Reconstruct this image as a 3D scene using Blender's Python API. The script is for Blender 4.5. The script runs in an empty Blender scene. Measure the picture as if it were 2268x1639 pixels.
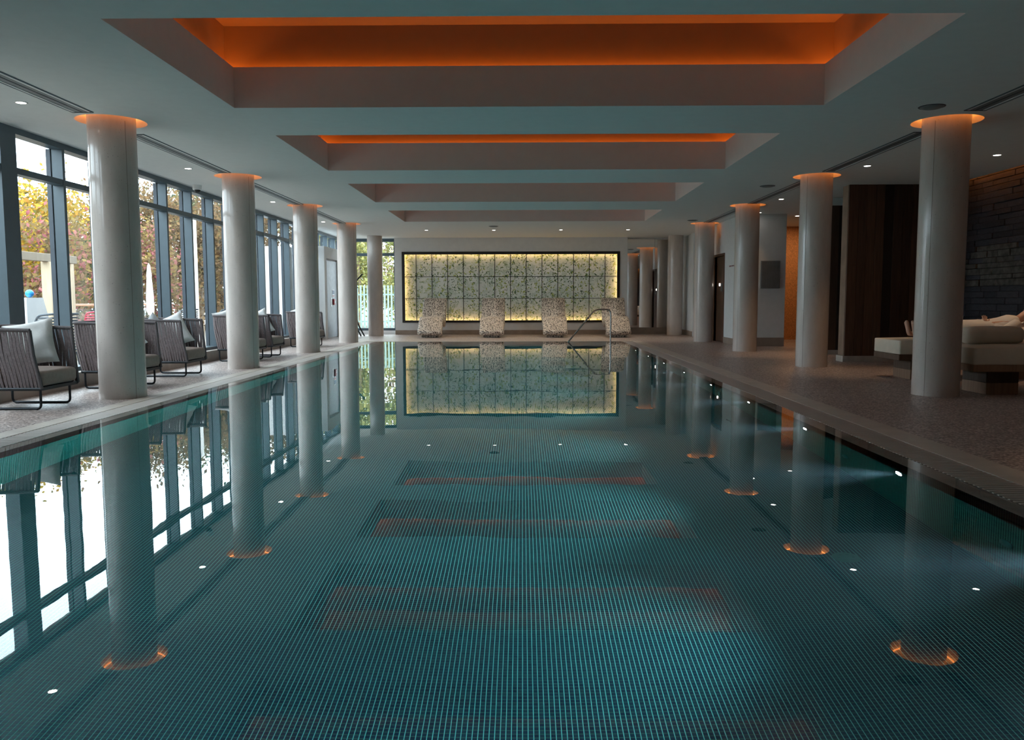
import bpy, math, random
from mathutils import Vector, Matrix
random.seed(7)
sc = bpy.context.scene
C = sc.collection
PI = math.pi

# ------------------------------------------------------------------ camera
FPX, PIT, YAW, ROL, EYE = 1784.63, .0863, -.0128, -.0021, 1.0652
def _A(x, fw, up):
    cp, sp = math.cos(PIT), math.sin(PIT)
    y = cp*fw+sp*up; z = -sp*fw+cp*up
    cy, sy = math.cos(YAW), math.sin(YAW)
    return Vector((cy*x+sy*y, -sy*x+cy*y, z))
_cr, _sr = math.cos(ROL), math.sin(ROL)
_r, _u, _b = _A(_cr, 0, _sr), _A(-_sr, 0, _cr), -_A(0, 1, 0)
cd = bpy.data.cameras.new('camera'); cam = bpy.data.objects.new('camera', cd); C.objects.link(cam)
cd.sensor_width = 36; cd.lens = 36*FPX/2268; cd.clip_start = .05; cd.clip_end = 300
M = Matrix.Identity(4)
for i in range(3):
    M[i][0], M[i][1], M[i][2] = _r[i], _u[i], _b[i]
M[2][3] = EYE
cam.matrix_world = M
sc.camera = cam
# ------------------------------------------------------------------ sky, exposure
SKY = 10.0
w = bpy.data.worlds.new('sky'); sc.world = w; w.use_nodes = True
bg = w.node_tree.nodes['Background']
bg.inputs[0].default_value = (.78, .90, 1.0, 1); bg.inputs[1].default_value = SKY
sc.view_settings.view_transform = 'Standard'; sc.view_settings.look = 'None'
sc.view_settings.exposure = 0.0; sc.view_settings.gamma = 1.0
sc.view_settings.use_curve_mapping = False
cy = sc.cycles
cy.max_bounces = 9; cy.diffuse_bounces = 4; cy.glossy_bounces = 4; cy.transmission_bounces = 6
cy.transparent_max_bounces = 12; cy.volume_bounces = 0
cy.sample_clamp_indirect = 5.0; cy.use_denoising = True
cy.caustics_refractive = True; cy.caustics_reflective = True
# light levels of the place's own lamps
P_POOL, P_BEAM, P_DOWN, E_COVE, E_RING, E_PANEL = 280, 520, 10, 21, 6, 28
ORANGE = (1.0, .30, .05)

# ------------------------------------------------------------------ helpers
class MB:
    def __init__(s): s.v = []; s.f = []; s.sm = []; s.mi = []
    def add(s, vs, fs, smooth=False, mi=0):
        o = len(s.v); s.v += [tuple(v) for v in vs]
        for f in fs: s.f.append(tuple(i+o for i in f)); s.sm.append(smooth); s.mi.append(mi)
        return s
    def quad(s, a, b, c, d, mi=0): return s.add([a, b, c, d], [(0, 1, 2, 3)], False, mi)
    def box(s, x0, x1, y0, y1, z0, z1, mi=0):
        v = [(x0,y0,z0),(x1,y0,z0),(x1,y1,z0),(x0,y1,z0),(x0,y0,z1),(x1,y0,z1),(x1,y1,z1),(x0,y1,z1)]
        return s.add(v, [(0,3,2,1),(4,5,6,7),(0,1,5,4),(1,2,6,5),(2,3,7,6),(3,0,4,7)], False, mi)
    def bbox(s, x0, x1, y0, y1, z0, z1, b):
        """box with chamfered edges"""
        X, Y, Z = (x0, x1), (y0, y1), (z0, z1); v = []; idx = {}
        for i in (0, 1):
            for j in (0, 1):
                for k in (0, 1):
                    sx, sy, sz = (1, -1)[i], (1, -1)[j], (1, -1)[k]
                    for ax in range(3):
                        p = [X[i]+sx*b, Y[j]+sy*b, Z[k]+sz*b]; p[ax] = (X[i], Y[j], Z[k])[ax]
                        idx[(i, j, k, ax)] = len(v); v.append(tuple(p))
        I = lambda i, j, k, a: idx[(i, j, k, a)]
        f = [[I(0,0,0,0),I(0,0,1,0),I(0,1,1,0),I(0,1,0,0)], [I(1,0,0,0),I(1,1,0,0),I(1,1,1,0),I(1,0,1,0)],
             [I(0,0,0,1),I(1,0,0,1),I(1,0,1,1),I(0,0,1,1)], [I(0,1,0,1),I(0,1,1,1),I(1,1,1,1),I(1,1,0,1)],
             [I(0,0,0,2),I(0,1,0,2),I(1,1,0,2),I(1,0,0,2)], [I(0,0,1,2),I(1,0,1,2),I(1,1,1,2),I(0,1,1,2)]]
        for j in (0, 1):
            for k in (0, 1): f.append([I(0,j,k,1),I(1,j,k,1),I(1,j,k,2),I(0,j,k,2)])
        for i in (0, 1):
            for k in (0, 1): f.append([I(i,0,k,0),I(i,1,k,0),I(i,1,k,2),I(i,0,k,2)])
            for j in (0, 1): f.append([I(i,j,0,0),I(i,j,1,0),I(i,j,1,1),I(i,j,0,1)])
        for i in (0, 1):
            for j in (0, 1):
                for k in (0, 1): f.append([I(i,j,k,0),I(i,j,k,1),I(i,j,k,2)])
        return s.add(v, f)
    def cyl(s, x, y, z0, z1, r, n=32, r1=None, caps=True, mi=0):
        r1 = r if r1 is None else r1
        a = [2*PI*i/n for i in range(n)]
        v = [(x+r*math.cos(t), y+r*math.sin(t), z0) for t in a]+[(x+r1*math.cos(t), y+r1*math.sin(t), z1) for t in a]
        s.add(v, [(i, (i+1) % n, n+(i+1) % n, n+i) for i in range(n)], True, mi)
        if caps:
            s.add(v[:n], [tuple(reversed(range(n)))], False, mi); s.add(v[n:], [tuple(range(n))], False, mi)
        return s
    def tube(s, pts, r, n=8, closed=False, mi=0, caps=True):
        P = [Vector(p) for p in pts]; m = len(P); rings = []
        prev = None
        for i in range(m):
            if closed: t = P[(i+1) % m]-P[i-1]
            else: t = P[min(i+1, m-1)]-P[max(i-1, 0)]
            t.normalize()
            if prev is None:
                u = t.cross(Vector((0, 0, 1)) if abs(t.z) < .9 else Vector((1, 0, 0))).normalized()
            else:
                u = (prev-t*prev.dot(t)).normalized()
            prev = u; q = t.cross(u); rr = r[i] if isinstance(r, (list, tuple)) else r
            rings.append([P[i]+(u*math.cos(2*PI*k/n)+q*math.sin(2*PI*k/n))*rr for k in range(n)])
        v = [p for g in rings for p in g]; f = []
        for i in range(m if closed else m-1):
            j = (i+1) % m
            for k in range(n): f.append((i*n+k, i*n+(k+1) % n, j*n+(k+1) % n, j*n+k))
        s.add(v, f, True, mi)
        if caps and not closed:
            s.add(rings[0], [tuple(reversed(range(n)))], False, mi); s.add(rings[-1], [tuple(range(n))], False, mi)
        return s
    def lathe(s, prof, x=0, y=0, z=0, n=24, mi=0):
        v = []
        for r, h in prof:
            for k in range(n): v.append((x+r*math.cos(2*PI*k/n), y+r*math.sin(2*PI*k/n), z+h))
        f = []
        for i in range(len(prof)-1):
            for k in range(n): f.append((i*n+k, i*n+(k+1) % n, (i+1)*n+(k+1) % n, (i+1)*n+k))
        return s.add(v, f, True, mi)
    def mesh(s, name):
        me = bpy.data.meshes.new(name); me.from_pydata(s.v, [], s.f)
        me.polygons.foreach_set('use_smooth', s.sm); me.polygons.foreach_set('material_index', s.mi); me.update()
        return me
    def build(s, name, mat, parent=None, loc=None, rot=None):
        me = s.mesh(name)
        for m_ in (mat if isinstance(mat, (list, tuple)) else [mat]): me.materials.append(m_)
        return put(name, me, parent, loc, rot)
def put(name, data, parent=None, loc=None, rot=None):
    o = bpy.data.objects.new(name, data); C.objects.link(o)
    if parent: o.parent = parent
    if loc: o.location = loc
    if rot: o.rotation_euler = rot
    return o
def empty(name, loc, rz=0):
    o = bpy.data.objects.new(name, None); C.objects.link(o); o.location = loc; o.rotation_euler = (0, 0, rz); o.empty_display_size = .1
    return o
def tag(o, label, cat, group=None, kind=None):
    o['label'] = label; o['category'] = cat
    if group: o['group'] = group
    if kind: o['kind'] = kind
    return o
def struct(o, label=None):
    o['kind'] = 'structure'
    if label: o['label'] = label
    return o
def rounded(pts, r, n=5):
    """polyline with filleted corners"""
    P = [Vector(p) for p in pts]; out = [P[0]]
    for i in range(1, len(P)-1):
        a, b, c = P[i-1], P[i], P[i+1]
        d0 = (a-b); d1 = (c-b); rr = min(r, d0.length*.49, d1.length*.49)
        p0 = b+d0.normalized()*rr; p1 = b+d1.normalized()*rr
        for k in range(n+1):
            t = k/n; out.append(p0*(1-t)**2+b*2*t*(1-t)+p1*t*t)
    out.append(P[-1]); return out

# ------------------------------------------------------------------ materials
class N:
    def __init__(s, name):
        s.m = bpy.data.materials.new(name); s.m.use_nodes = True
        s.t = s.m.node_tree; s.n = s.t.nodes; s.l = s.t.links
        s.b = s.n.get('Principled BSDF'); s.out = s.n.get('Material Output')
    def new(s, k, **kw):
        n = s.n.new(k)
        for a, v in kw.items(): setattr(n, a, v)
        return n
    def link(s, a, b): s.l.new(a, b)
    def coord(s, scale=(1, 1, 1), kind='Object', rot=None):
        tc = s.new('ShaderNodeTexCoord'); mp = s.new('ShaderNodeMapping'); s.link(tc.outputs[kind], mp.inputs[0])
        mp.inputs['Scale'].default_value = scale
        if rot: mp.inputs['Rotation'].default_value = rot
        return mp.outputs[0]
    def noise(s, vec, scale, detail=4, rough=.5):
        n = s.new('ShaderNodeTexNoise'); s.link(vec, n.inputs['Vector']); n.inputs['Scale'].default_value = scale
        n.inputs['Detail'].default_value = detail; n.inputs['Roughness'].default_value = rough
        return n.outputs['Fac']
    def ramp(s, fac, stops, interp='LINEAR'):
        r = s.new('ShaderNodeValToRGB'); r.color_ramp.interpolation = interp
        while len(r.color_ramp.elements) < len(stops): r.color_ramp.elements.new(.5)
        for e, (p, c) in zip(r.color_ramp.elements, stops): e.position = p; e.color = (*c, 1)
        s.link(fac, r.inputs[0]); return r.outputs[0]
    def math(s, op, a, b=None, c=None):
        n = s.new('ShaderNodeMath', operation=op)
        for i, x in enumerate((a, b, c)):
            if x is None: continue
            if isinstance(x, (int, float)): n.inputs[i].default_value = x
            else: s.link(x, n.inputs[i])
        return n.outputs[0]
    def mix(s, fac, a, b, mode='MIX'):
        n = s.new('ShaderNodeMix', data_type='RGBA', blend_type=mode)
        for i, x in ((0, fac), (6, a), (7, b)):
            if isinstance(x, (int, float)): n.inputs[i].default_value = x
            elif isinstance(x, tuple): n.inputs[i].default_value = (*x, 1)
            else: s.link(x, n.inputs[i])
        return n.outputs[2]
    def bump(s, h, strength=.3, dist=.01):
        b = s.new('ShaderNodeBump'); b.inputs['Strength'].default_value = strength; b.inputs['Distance'].default_value = dist
        s.link(h, b.inputs['Height']); s.link(b.outputs[0], s.b.inputs['Normal']); return b
    def base(s, c):
        if isinstance(c, tuple): s.b.inputs['Base Color'].default_value = (*c, 1)
        else: s.link(c, s.b.inputs['Base Color'])
    def set(s, **kw):
        for k, v in kw.items(): s.b.inputs[k.replace('_', ' ')].default_value = v
        return s
def plain(name, c, rough=.6, metal=0, var=.12, scale=8, bump=0, bscale=60, **kw):
    n = N(name); v = n.coord()
    f = n.noise(v, scale, 5)
    d = tuple(max(0, x*(1-var)) for x in c); e = tuple(min(1, x*(1+var)) for x in c)
    n.base(n.ramp(f, [(.3, d), (.7, e)]))
    n.set(Roughness=rough, Metallic=metal, **kw)
    if bump: n.bump(n.noise(v, bscale, 3), bump, .004)
    return n.m
def emit(name, c, s):
    n = N(name); n.set(Emission_Strength=s); n.b.inputs['Emission Color'].default_value = (*c, 1); n.base((.8, .8, .8)); return n.m

PITCH, GROUT = .0208, .17
def mosaic(name, ax, TILE, GCOL, GCOL2):
    """small square glass mosaic: dark blue green tiles in pale grout, on two of the three axes"""
    n = N(name); tc = n.new('ShaderNodeTexCoord'); sp = n.new('ShaderNodeSeparateXYZ'); n.link(tc.outputs['Object'], sp.inputs[0])
    ids = []; gs = []
    for a in ax:
        q = n.math('DIVIDE', sp.outputs[a], PITCH)
        ids.append(n.math('FLOOR', q))
        f = n.math('ABSOLUTE', n.math('SUBTRACT', n.math('FRACT', q), .5))
        gs.append(n.math('GREATER_THAN', f, .5-(GROUT if a == 0 or ax[0] == 1 else .26)/2))
    cb = n.new('ShaderNodeCombineXYZ'); n.link(ids[0], cb.inputs[0]); n.link(ids[1], cb.inputs[1])
    wn = n.new('ShaderNodeTexWhiteNoise', noise_dimensions='3D'); n.link(cb.outputs[0], wn.inputs[0])
    tile = n.ramp(wn.outputs[0], [(0, TILE[0]), (.5, TILE[1]), (1, TILE[2])])
    n.base(n.mix(gs[0], n.mix(gs[1], tile, GCOL2), GCOL)); n.set(Roughness=.35)
    return n.m
TILE = ((.010, .028, .066), (.012, .042, .082), (.018, .064, .092)); GCOL = (.34, .80, .72); GCOL2 = (.08, .21, .15)
TILEW = ((.008, .085, .075), (.012, .12, .10), (.018, .16, .13)); GCOLW = (.25, .85, .62)
MT = {}
MT['pf'] = mosaic('pool floor mosaic', (0, 1), TILE, GCOL, GCOL2); MT['pw'] = mosaic('pool side wall mosaic', (1, 2), TILEW, GCOLW, (.05, .30, .22)); MT['pe'] = mosaic('pool end wall mosaic', (0, 2), TILE, GCOL, GCOL2)
def tile_mat():
    n = N('glass mosaic tile'); oi = n.new('ShaderNodeNewGeometry')
    n.base(n.ramp(oi.outputs['Random Per Island'], [(0, TILE[0]), (.5, TILE[1]), (1, TILE[2])])); n.set(Roughness=.3); return n.m
MT['tile'] = tile_mat()
def pebble():
    n = N('pebble mosaic floor'); v = n.coord()
    vo = n.new('ShaderNodeTexVoronoi'); n.link(v, vo.inputs['Vector']); vo.inputs['Scale'].default_value = 56
    sep = n.new('ShaderNodeSeparateColor'); n.link(vo.outputs['Color'], sep.inputs[0])
    c = n.ramp(sep.outputs[0], [(0, (.23, .17, .15)), (.4, (.48, .38, .34)), (.75, (.64, .53, .48)), (1, (.80, .70, .65))])
    e = n.ramp(vo.outputs['Distance'], [(.3, (1, 1, 1)), (.75, (.45, .42, .4))])
    n.base(n.mix(1, c, e, 'MULTIPLY')); n.set(Roughness=.38)
    n.bump(n.math('SUBTRACT', 1, vo.outputs['Distance']), .35, .006); return n.m
MT['pebble'] = pebble()
MT['stone'] = plain('beige limestone', (.54, .47, .40), .42, var=.1, scale=5)
MT['slat'] = plain('beige plastic grating', (.56, .50, .45), .4)
MT['gutter'] = plain('dark gutter', (.05, .045, .04), .7)
MT['lip'] = plain('wet limestone lip', (.50, .44, .38), .3, var=.08)
MT['white'] = plain('white wall paint', (.72, .73, .73), .75, var=.03, bump=.05)
MT['ceil'] = plain('white ceiling paint', (.74, .75, .74), .8, var=.02)
MT['copper'] = plain('copper brown recess tone', (.34, .19, .09), .7, var=.03)  # guessed brown, matched to how dark and saturated the recesses look
MT['cove'] = plain('coffer paint', (.72, .70, .68), .75, var=.02)
MT['frame'] = plain('anthracite window frame', (.065, .095, .115), .38, var=.05)
MT['framed'] = plain('dark gasket', (.025, .033, .045), .5)
MT['upstand'] = plain('taupe stone upstand', (.34, .28, .24), .5, var=.1, scale=4)
MT['base'] = plain('taupe skirting', (.30, .235, .19), .5, var=.12, scale=6)
MT['metal'] = plain('black metal', (.02, .024, .03), .4, .3)
MT['steel'] = plain('brushed steel', (.62, .60, .58), .22, 1, var=.05)
MT['black'] = plain('black frame', (.015, .013, .012), .4)
MT['grey'] = plain('grey panel', (.17, .18, .185), .5)
MT['whitemetal'] = plain('white metal', (.78, .78, .78), .4, var=.03)
MT['mirror'] = plain('mirror silver', (.86, .88, .88), .015, 1, var=0)
MT['rim'] = plain('rope rim', (.11, .09, .092), .8, var=.2, scale=90, bump=.5, bscale=200)
MT['strap'] = plain('woven strap', (.17, .13, .13), .8, var=.25, scale=60, bump=.4, bscale=260)
MT['cush'] = plain('taupe cushion', (.27, .205, .175), .85, var=.08, scale=30, bump=.2, bscale=220)
MT['linen'] = plain('pale linen', (.62, .60, .58), .9, var=.08, scale=14, bump=.3, bscale=40)
MT['linen2'] = plain('white linen', (.80, .79, .78), .9, var=.05, scale=14, bump=.3, bscale=40)
MT['linen3'] = plain('grey linen', (.40, .41, .42), .9, var=.08, scale=14, bump=.3, bscale=40)
MT['green'] = plain('olive linen', (.24, .26, .10), .9, var=.1, bump=.3, bscale=40)
MT['cream'] = plain('cream mattress', (.66, .58, .47), .85, var=.06, scale=6, bump=.15, bscale=120)
MT['towel'] = plain('white towel', (.78, .76, .74), .95, var=.05, bump=.5, bscale=260)
MT['skin'] = plain('skin', (.56, .33, .24), .5, var=.08)
MT['hair'] = plain('dark hair', (.03, .02, .015), .6, var=.3)
MT['door'] = plain('brown door', (.13, .06, .035), .45, var=.25, scale=3)
MT['orange'] = plain('terracotta mosaic wall', (.62, .27, .10), .6, var=.3, scale=45)
MT['pier'] = plain('pale plinth', (.44, .39, .34), .5)
MT['glow'] = emit('orange strip', ORANGE, E_COVE)
MT['ring'] = emit('orange ring', ORANGE, E_RING)
MT['slot'] = emit('orange slot strip', ORANGE, E_COVE*.5)
MT['down'] = emit('downlight lens', (1, .92, .84), 26)
MT['poolled'] = emit('pool lamp lens', (.86, .95, 1), 60)
MT['panelled'] = emit('warm panel strip', (1.0, .62, .24), E_PANEL)
MT['doorlamp'] = emit('small pilot lamp', (1, .9, .8), 6)
def concrete():
    n = N('sealed concrete column'); v = n.coord((1, 1, .35))
    f = n.noise(v, 6, 6, .6); g = n.noise(n.coord(), 70, 2)
    c = n.ramp(f, [(.25, (.49, .42, .375)), (.75, (.63, .55, .50))])
    pits = n.ramp(g, [(.26, (.4, .4, .4)), (.31, (1, 1, 1))])
    n.base(n.mix(1, c, pits, 'MULTIPLY')); n.set(Roughness=.55, Coat_Weight=.8, Coat_Roughness=.13); n.bump(f, .1, .01); return n.m
MT['conc'] = concrete()
def wood(name, c0, c1, rough=.7):
    n = N(name); oi = n.new('ShaderNodeObjectInfo')
    v = n.coord((14, 14, .8)); f = n.noise(v, 2.2, 6, .6)
    c = n.ramp(f, [(.25, c0), (.8, c1)])
    k = n.ramp(oi.outputs['Random'], [(0, (.16, .15, .15)), (.4, (.6, .55, .52)), (1, (1.4, 1.3, 1.2))])
    n.base(n.mix(1, c, k, 'MULTIPLY')); n.set(Roughness=rough); n.bump(f, .3, .006); return n.m
MT['plank'] = wood('reclaimed dark plank', (.050, .026, .017), (.14, .075, .045))
MT['plankl'] = wood('reclaimed lighter plank', (.13, .07, .045), (.24, .14, .09))
MT['timber'] = wood('daybed timber', (.17, .105, .07), (.32, .21, .145))
MT['edge'] = plain('window lit timber edge', (.27, .175, .12), .6, var=.25, scale=4)  # lighter than the other planks: window light on the return put into the colour
MT['pergola'] = wood('pale pergola timber', (.50, .42, .30), (.70, .60, .45))
def slate():
    n = N('dark slate'); oi = n.new('ShaderNodeObjectInfo'); f = n.noise(n.coord((1, 1, 4)), 9, 6, .65)
    c = n.ramp(f, [(.25, (.024, .025, .031)), (.75, (.060, .062, .074))])
    k = n.ramp(oi.outputs['Random'], [(0, (.6, .6, .65)), (1, (1.25, 1.2, 1.2))])
    n.base(n.mix(1, c, k, 'MULTIPLY')); n.set(Roughness=.55); n.bump(f, .6, .02); return n.m
MT['slate'] = slate()
MT['roughstone'] = plain('rough pale slate', (.085, .078, .068), .8, var=.6, scale=11, bump=1, bscale=22)
def loungermat():
    n = N('pebble mosaic lounger'); v = n.coord()
    vo = n.new('ShaderNodeTexVoronoi'); n.link(v, vo.inputs['Vector']); vo.inputs['Scale'].default_value = 33
    sep = n.new('ShaderNodeSeparateColor'); n.link(vo.outputs['Color'], sep.inputs[0])
    dot = n.math('LESS_THAN', n.math('ADD', vo.outputs['Distance'], n.math('MULTIPLY', sep.outputs[1], .2)), .52)
    v2 = n.new('ShaderNodeTexVoronoi'); n.link(v, v2.inputs['Vector']); v2.inputs['Scale'].default_value = 48
    s2 = n.new('ShaderNodeSeparateColor'); n.link(v2.outputs['Color'], s2.inputs[0])
    pale = n.ramp(s2.outputs[0], [(0, (.46, .39, .32)), (1, (.70, .62, .53))])
    n.base(n.mix(dot, pale, (.045, .035, .03))); n.set(Roughness=.35); n.bump(v2.outputs['Distance'], .2, .004); return n.m
MT['lounger'] = loungermat()
def leafprint():
    """white glass printed with creeper leaves"""
    n = N('printed leaf glass'); v0 = n.coord((1, .01, 1))
    nz = n.new('ShaderNodeTexNoise'); n.link(v0, nz.inputs['Vector']); nz.inputs['Scale'].default_value = 9; nz.inputs['Detail'].default_value = 3
    sub = n.new('ShaderNodeVectorMath', operation='SUBTRACT'); n.link(nz.outputs['Color'], sub.inputs[0]); sub.inputs[1].default_value = (.5, .5, .5)
    scl = n.new('ShaderNodeVectorMath', operation='MULTIPLY'); n.link(sub.outputs[0], scl.inputs[0]); scl.inputs[1].default_value = (.22, 0, .22)
    add = n.new('ShaderNodeVectorMath', operation='ADD'); n.link(v0, add.inputs[0]); n.link(scl.outputs[0], add.inputs[1]); v = add.outputs[0]
    def leaves(scale, size, clump, cut, off):
        mp = n.new('ShaderNodeMapping'); n.link(v, mp.inputs[0]); mp.inputs['Location'].default_value = (off, 0, off*.7)
        w_ = n.new('ShaderNodeTexVoronoi'); n.link(mp.outputs[0], w_.inputs['Vector']); w_.inputs['Scale'].default_value = scale
        d = n.math('ADD', w_.outputs['Distance'], n.math('MULTIPLY', n.noise(mp.outputs[0], scale*5, 2), .35))
        return n.math('MULTIPLY', n.math('LESS_THAN', d, size), n.math('GREATER_THAN', n.noise(mp.outputs[0], clump, 4, .6), cut))
    c = n.ramp(n.noise(v0, 1.3, 4), [(.3, (.37, .42, .37)), (.7, (.52, .53, .49))])
    c = n.mix(n.math('MULTIPLY', leaves(7, .66, 2.4, .46, 3.1), .35), c, (.22, .30, .20))
    c = n.mix(leaves(12, .50, 2.6, .465, 0), c, (.26, .30, .09))
    c = n.mix(leaves(14, .48, 3.0, .475, 7.7), c, (.11, .17, .07))
    c = n.mix(leaves(17, .46, 2.6, .49, 11.3), c, (.035, .07, .035))
    n.base(c); n.set(Roughness=.3, Emission_Strength=.16); n.link(c, n.b.inputs['Emission Color']); return n.m
MT['leafprint'] = leafprint()
def glass():
    n = N('window glass'); n.n.remove(n.b)
    tr = n.new('ShaderNodeBsdfTransparent'); tr.inputs[0].default_value = (.93, .96, .96, 1); gl = n.new('ShaderNodeBsdfGlossy'); gl.inputs['Roughness'].default_value = 0
    lw = n.new('ShaderNodeLayerWeight'); mx = n.new('ShaderNodeMixShader')
    fr = n.math('MULTIPLY_ADD', n.math('POWER', lw.outputs['Facing'], 5), .9, .03)
    n.link(fr, mx.inputs[0]); n.link(tr.outputs[0], mx.inputs[1]); n.link(gl.outputs[0], mx.inputs[2]); n.link(mx.outputs[0], n.out.inputs[0]); return n.m
MT['glass'] = glass()
def water():
    n = N('pool water'); n.n.remove(n.b)
    g = n.new('ShaderNodeBsdfGlass'); g.inputs['IOR'].default_value = 1.333; g.inputs['Roughness'].default_value = 0; g.inputs['Color'].default_value = (1, 1, 1, 1)
    v = n.coord((1, 1, 1)); h = n.math('ADD', n.noise(v, .9, 2), n.math('MULTIPLY', n.noise(v, 4.5, 2), .06))
    b = n.new('ShaderNodeBump'); b.inputs['Strength'].default_value = 1; b.inputs['Distance'].default_value = .0017
    n.link(h, b.inputs['Height']); n.link(b.outputs[0], g.inputs['Normal']); n.link(g.outputs[0], n.out.inputs[0])
    va = n.new('ShaderNodeVolumeAbsorption'); va.inputs['Color'].default_value = (.05, .85, .91, 1); va.inputs['Density'].default_value = .26
    vs = n.new('ShaderNodeVolumeScatter'); vs.inputs['Color'].default_value = (.55, .8, 1, 1); vs.inputs['Density'].default_value = .012; vs.inputs['Anisotropy'].default_value = .2
    ad = n.new('ShaderNodeAddShader'); n.link(va.outputs[0], ad.inputs[0]); n.link(vs.outputs[0], ad.inputs[1]); n.link(ad.outputs[0], n.out.inputs['Volume']); return n.m
MT['water'] = water()
def leaf(name, stops):
    n = N(name); n.n.remove(n.b); gi = n.new('ShaderNodeNewGeometry')
    c = n.ramp(gi.outputs['Random Per Island'], stops)
    d = n.new('ShaderNodeBsdfDiffuse'); t = n.new('ShaderNodeBsdfTranslucent'); mx = n.new('ShaderNodeMixShader'); mx.inputs[0].default_value = .4
    n.link(c, d.inputs[0]); n.link(c, t.inputs[0]); n.link(d.outputs[0], mx.inputs[1]); n.link(t.outputs[0], mx.inputs[2]); n.link(mx.outputs[0], n.out.inputs[0]); return n.m
MT['lf_yellow'] = leaf('yellow autumn leaves', [(0, (.11, .10, .035)), (.35, (.32, .22, .04)), (.7, (.46, .29, .04)), (1, (.30, .13, .035))])
MT['lf_rust'] = leaf('rust autumn leaves', [(0, (.08, .065, .04)), (.4, (.17, .10, .055)), (.75, (.24, .145, .065)), (1, (.13, .12, .06))])
MT['lf_pink'] = leaf('crimson creeper leaves', [(0, (.11, .085, .045)), (.4, (.22, .15, .07)), (.6, (.25, .18, .06)), (.75, (.30, .09, .105)), (.9, (.33, .15, .13)), (1, (.25, .17, .08))])
MT['lf_green'] = leaf('dull green leaves', [(0, (.05, .06, .04)), (.5, (.10, .115, .06)), (1, (.20, .18, .07))])
MT['lf_lime'] = leaf('yellow green leaves', [(0, (.15, .17, .07)), (.5, (.33, .33, .12)), (1, (.50, .44, .17))])
MT['bark'] = plain('pale bark', (.30, .22, .15), .9, var=.3, scale=20)
MT['bark2'] = plain('white birch bark', (.62, .60, .56), .8, var=.2, scale=14)

# ------------------------------------------------------------------ dimensions
H = 3.0
XL, XR, YL, YR, SP, RC = -4.443, 4.637, 8.864, 9.06, 3.897, .243
PX0, PX1, PY0, PY1, PD = -3.70, 2.46, .5, 20.85, 1.12
CL, CR = -2.896, 3.012
COF = [(5.69, 8.275), (9.626, 12.208), (13.572, 16.112), (17.582, 20.069)]
XG = -5.66; YB = 25.6; YN = -3.0; XS = 7.45; YP = 18.56; YO = 21.72

# ------------------------------------------------------------------ floor, pool
LI, LG, LS = -3.81, -4.05, -4.22          # left: lip edge, grating edge, slab edge
RI, RG, RS = 2.59, 2.86, 3.09
FY0, FY1 = .2, 21.1
m = MB()
m.box(-5.5, LS, YN, YB, -.25, 0); m.box(RS, 8.6, YN, YB, -.25, 0)
m.box(LS, RS, YN, FY0, -.25, 0); m.box(LS, RS, FY1, YB, -.25, 0)
struct(m.build('floor', MT['pebble']), 'pebble mosaic deck around the swimming pool')
m = MB(); m.box(LS, LG, FY0, FY1, -.25, .004); struct(m.build('trim_1', MT['stone']), 'smooth limestone band beside the window side grating')
m = MB(); m.box(RG, RS, FY0, FY1, -.25, .004); struct(m.build('trim_2', MT['stone']), 'smooth limestone band beside the far side grating')
m = MB(); m.box(LG, RG, PY1, FY1, -.25, .006); struct(m.build('trim_3', MT['stone']), 'limestone coping at the end of the pool')
m = MB(); m.box(LG, RG, FY0, PY0, -.25, .006); struct(m.build('trim_4', MT['stone']), 'limestone coping at the near end of the pool')
m = MB()
m.box(LI, PX0, PY0, PY1, -.25, -.012); m.box(PX1, RI, PY0, PY1, -.25, -.012)
struct(m.build('pool_lip', MT['lip']), 'submerged limestone lip along the pool edges')
m = MB()
m.quad((PX0, PY0, -PD), (PX1, PY0, -PD), (PX1, PY1, -PD), (PX0, PY1, -PD), 0)
m.quad((PX0, PY0, -PD), (PX0, PY1, -PD), (PX0, PY1, -.013), (PX0, PY0, -.013), 1)
m.quad((PX1, PY1, -PD), (PX1, PY0, -PD), (PX1, PY0, -.013), (PX1, PY1, -.013), 1)
m.quad((PX0, PY1, -PD), (PX1, PY1, -PD), (PX1, PY1, -.002), (PX0, PY1, -.002), 2)
m.quad((PX1, PY0, -PD), (PX0, PY0, -PD), (PX0, PY0, -.002), (PX1, PY0, -.002), 2)
basin = struct(m.build('pool_basin', [MT['pf'], MT['pw'], MT['pe']]), 'pool basin lined with dark blue green mosaic')
# entry steps in the far corner
m = MB()
for k in range(4): m.box(PX1-.001-.35*(4-k), PX1, 19.6, PY1-.001, -PD, -PD+.24*(k+1)-.0 if k < 3 else -.2)
st = m.build('pool_steps', MT['pe']); struct(st, 'tiled entry steps under water in the far corner')
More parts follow.
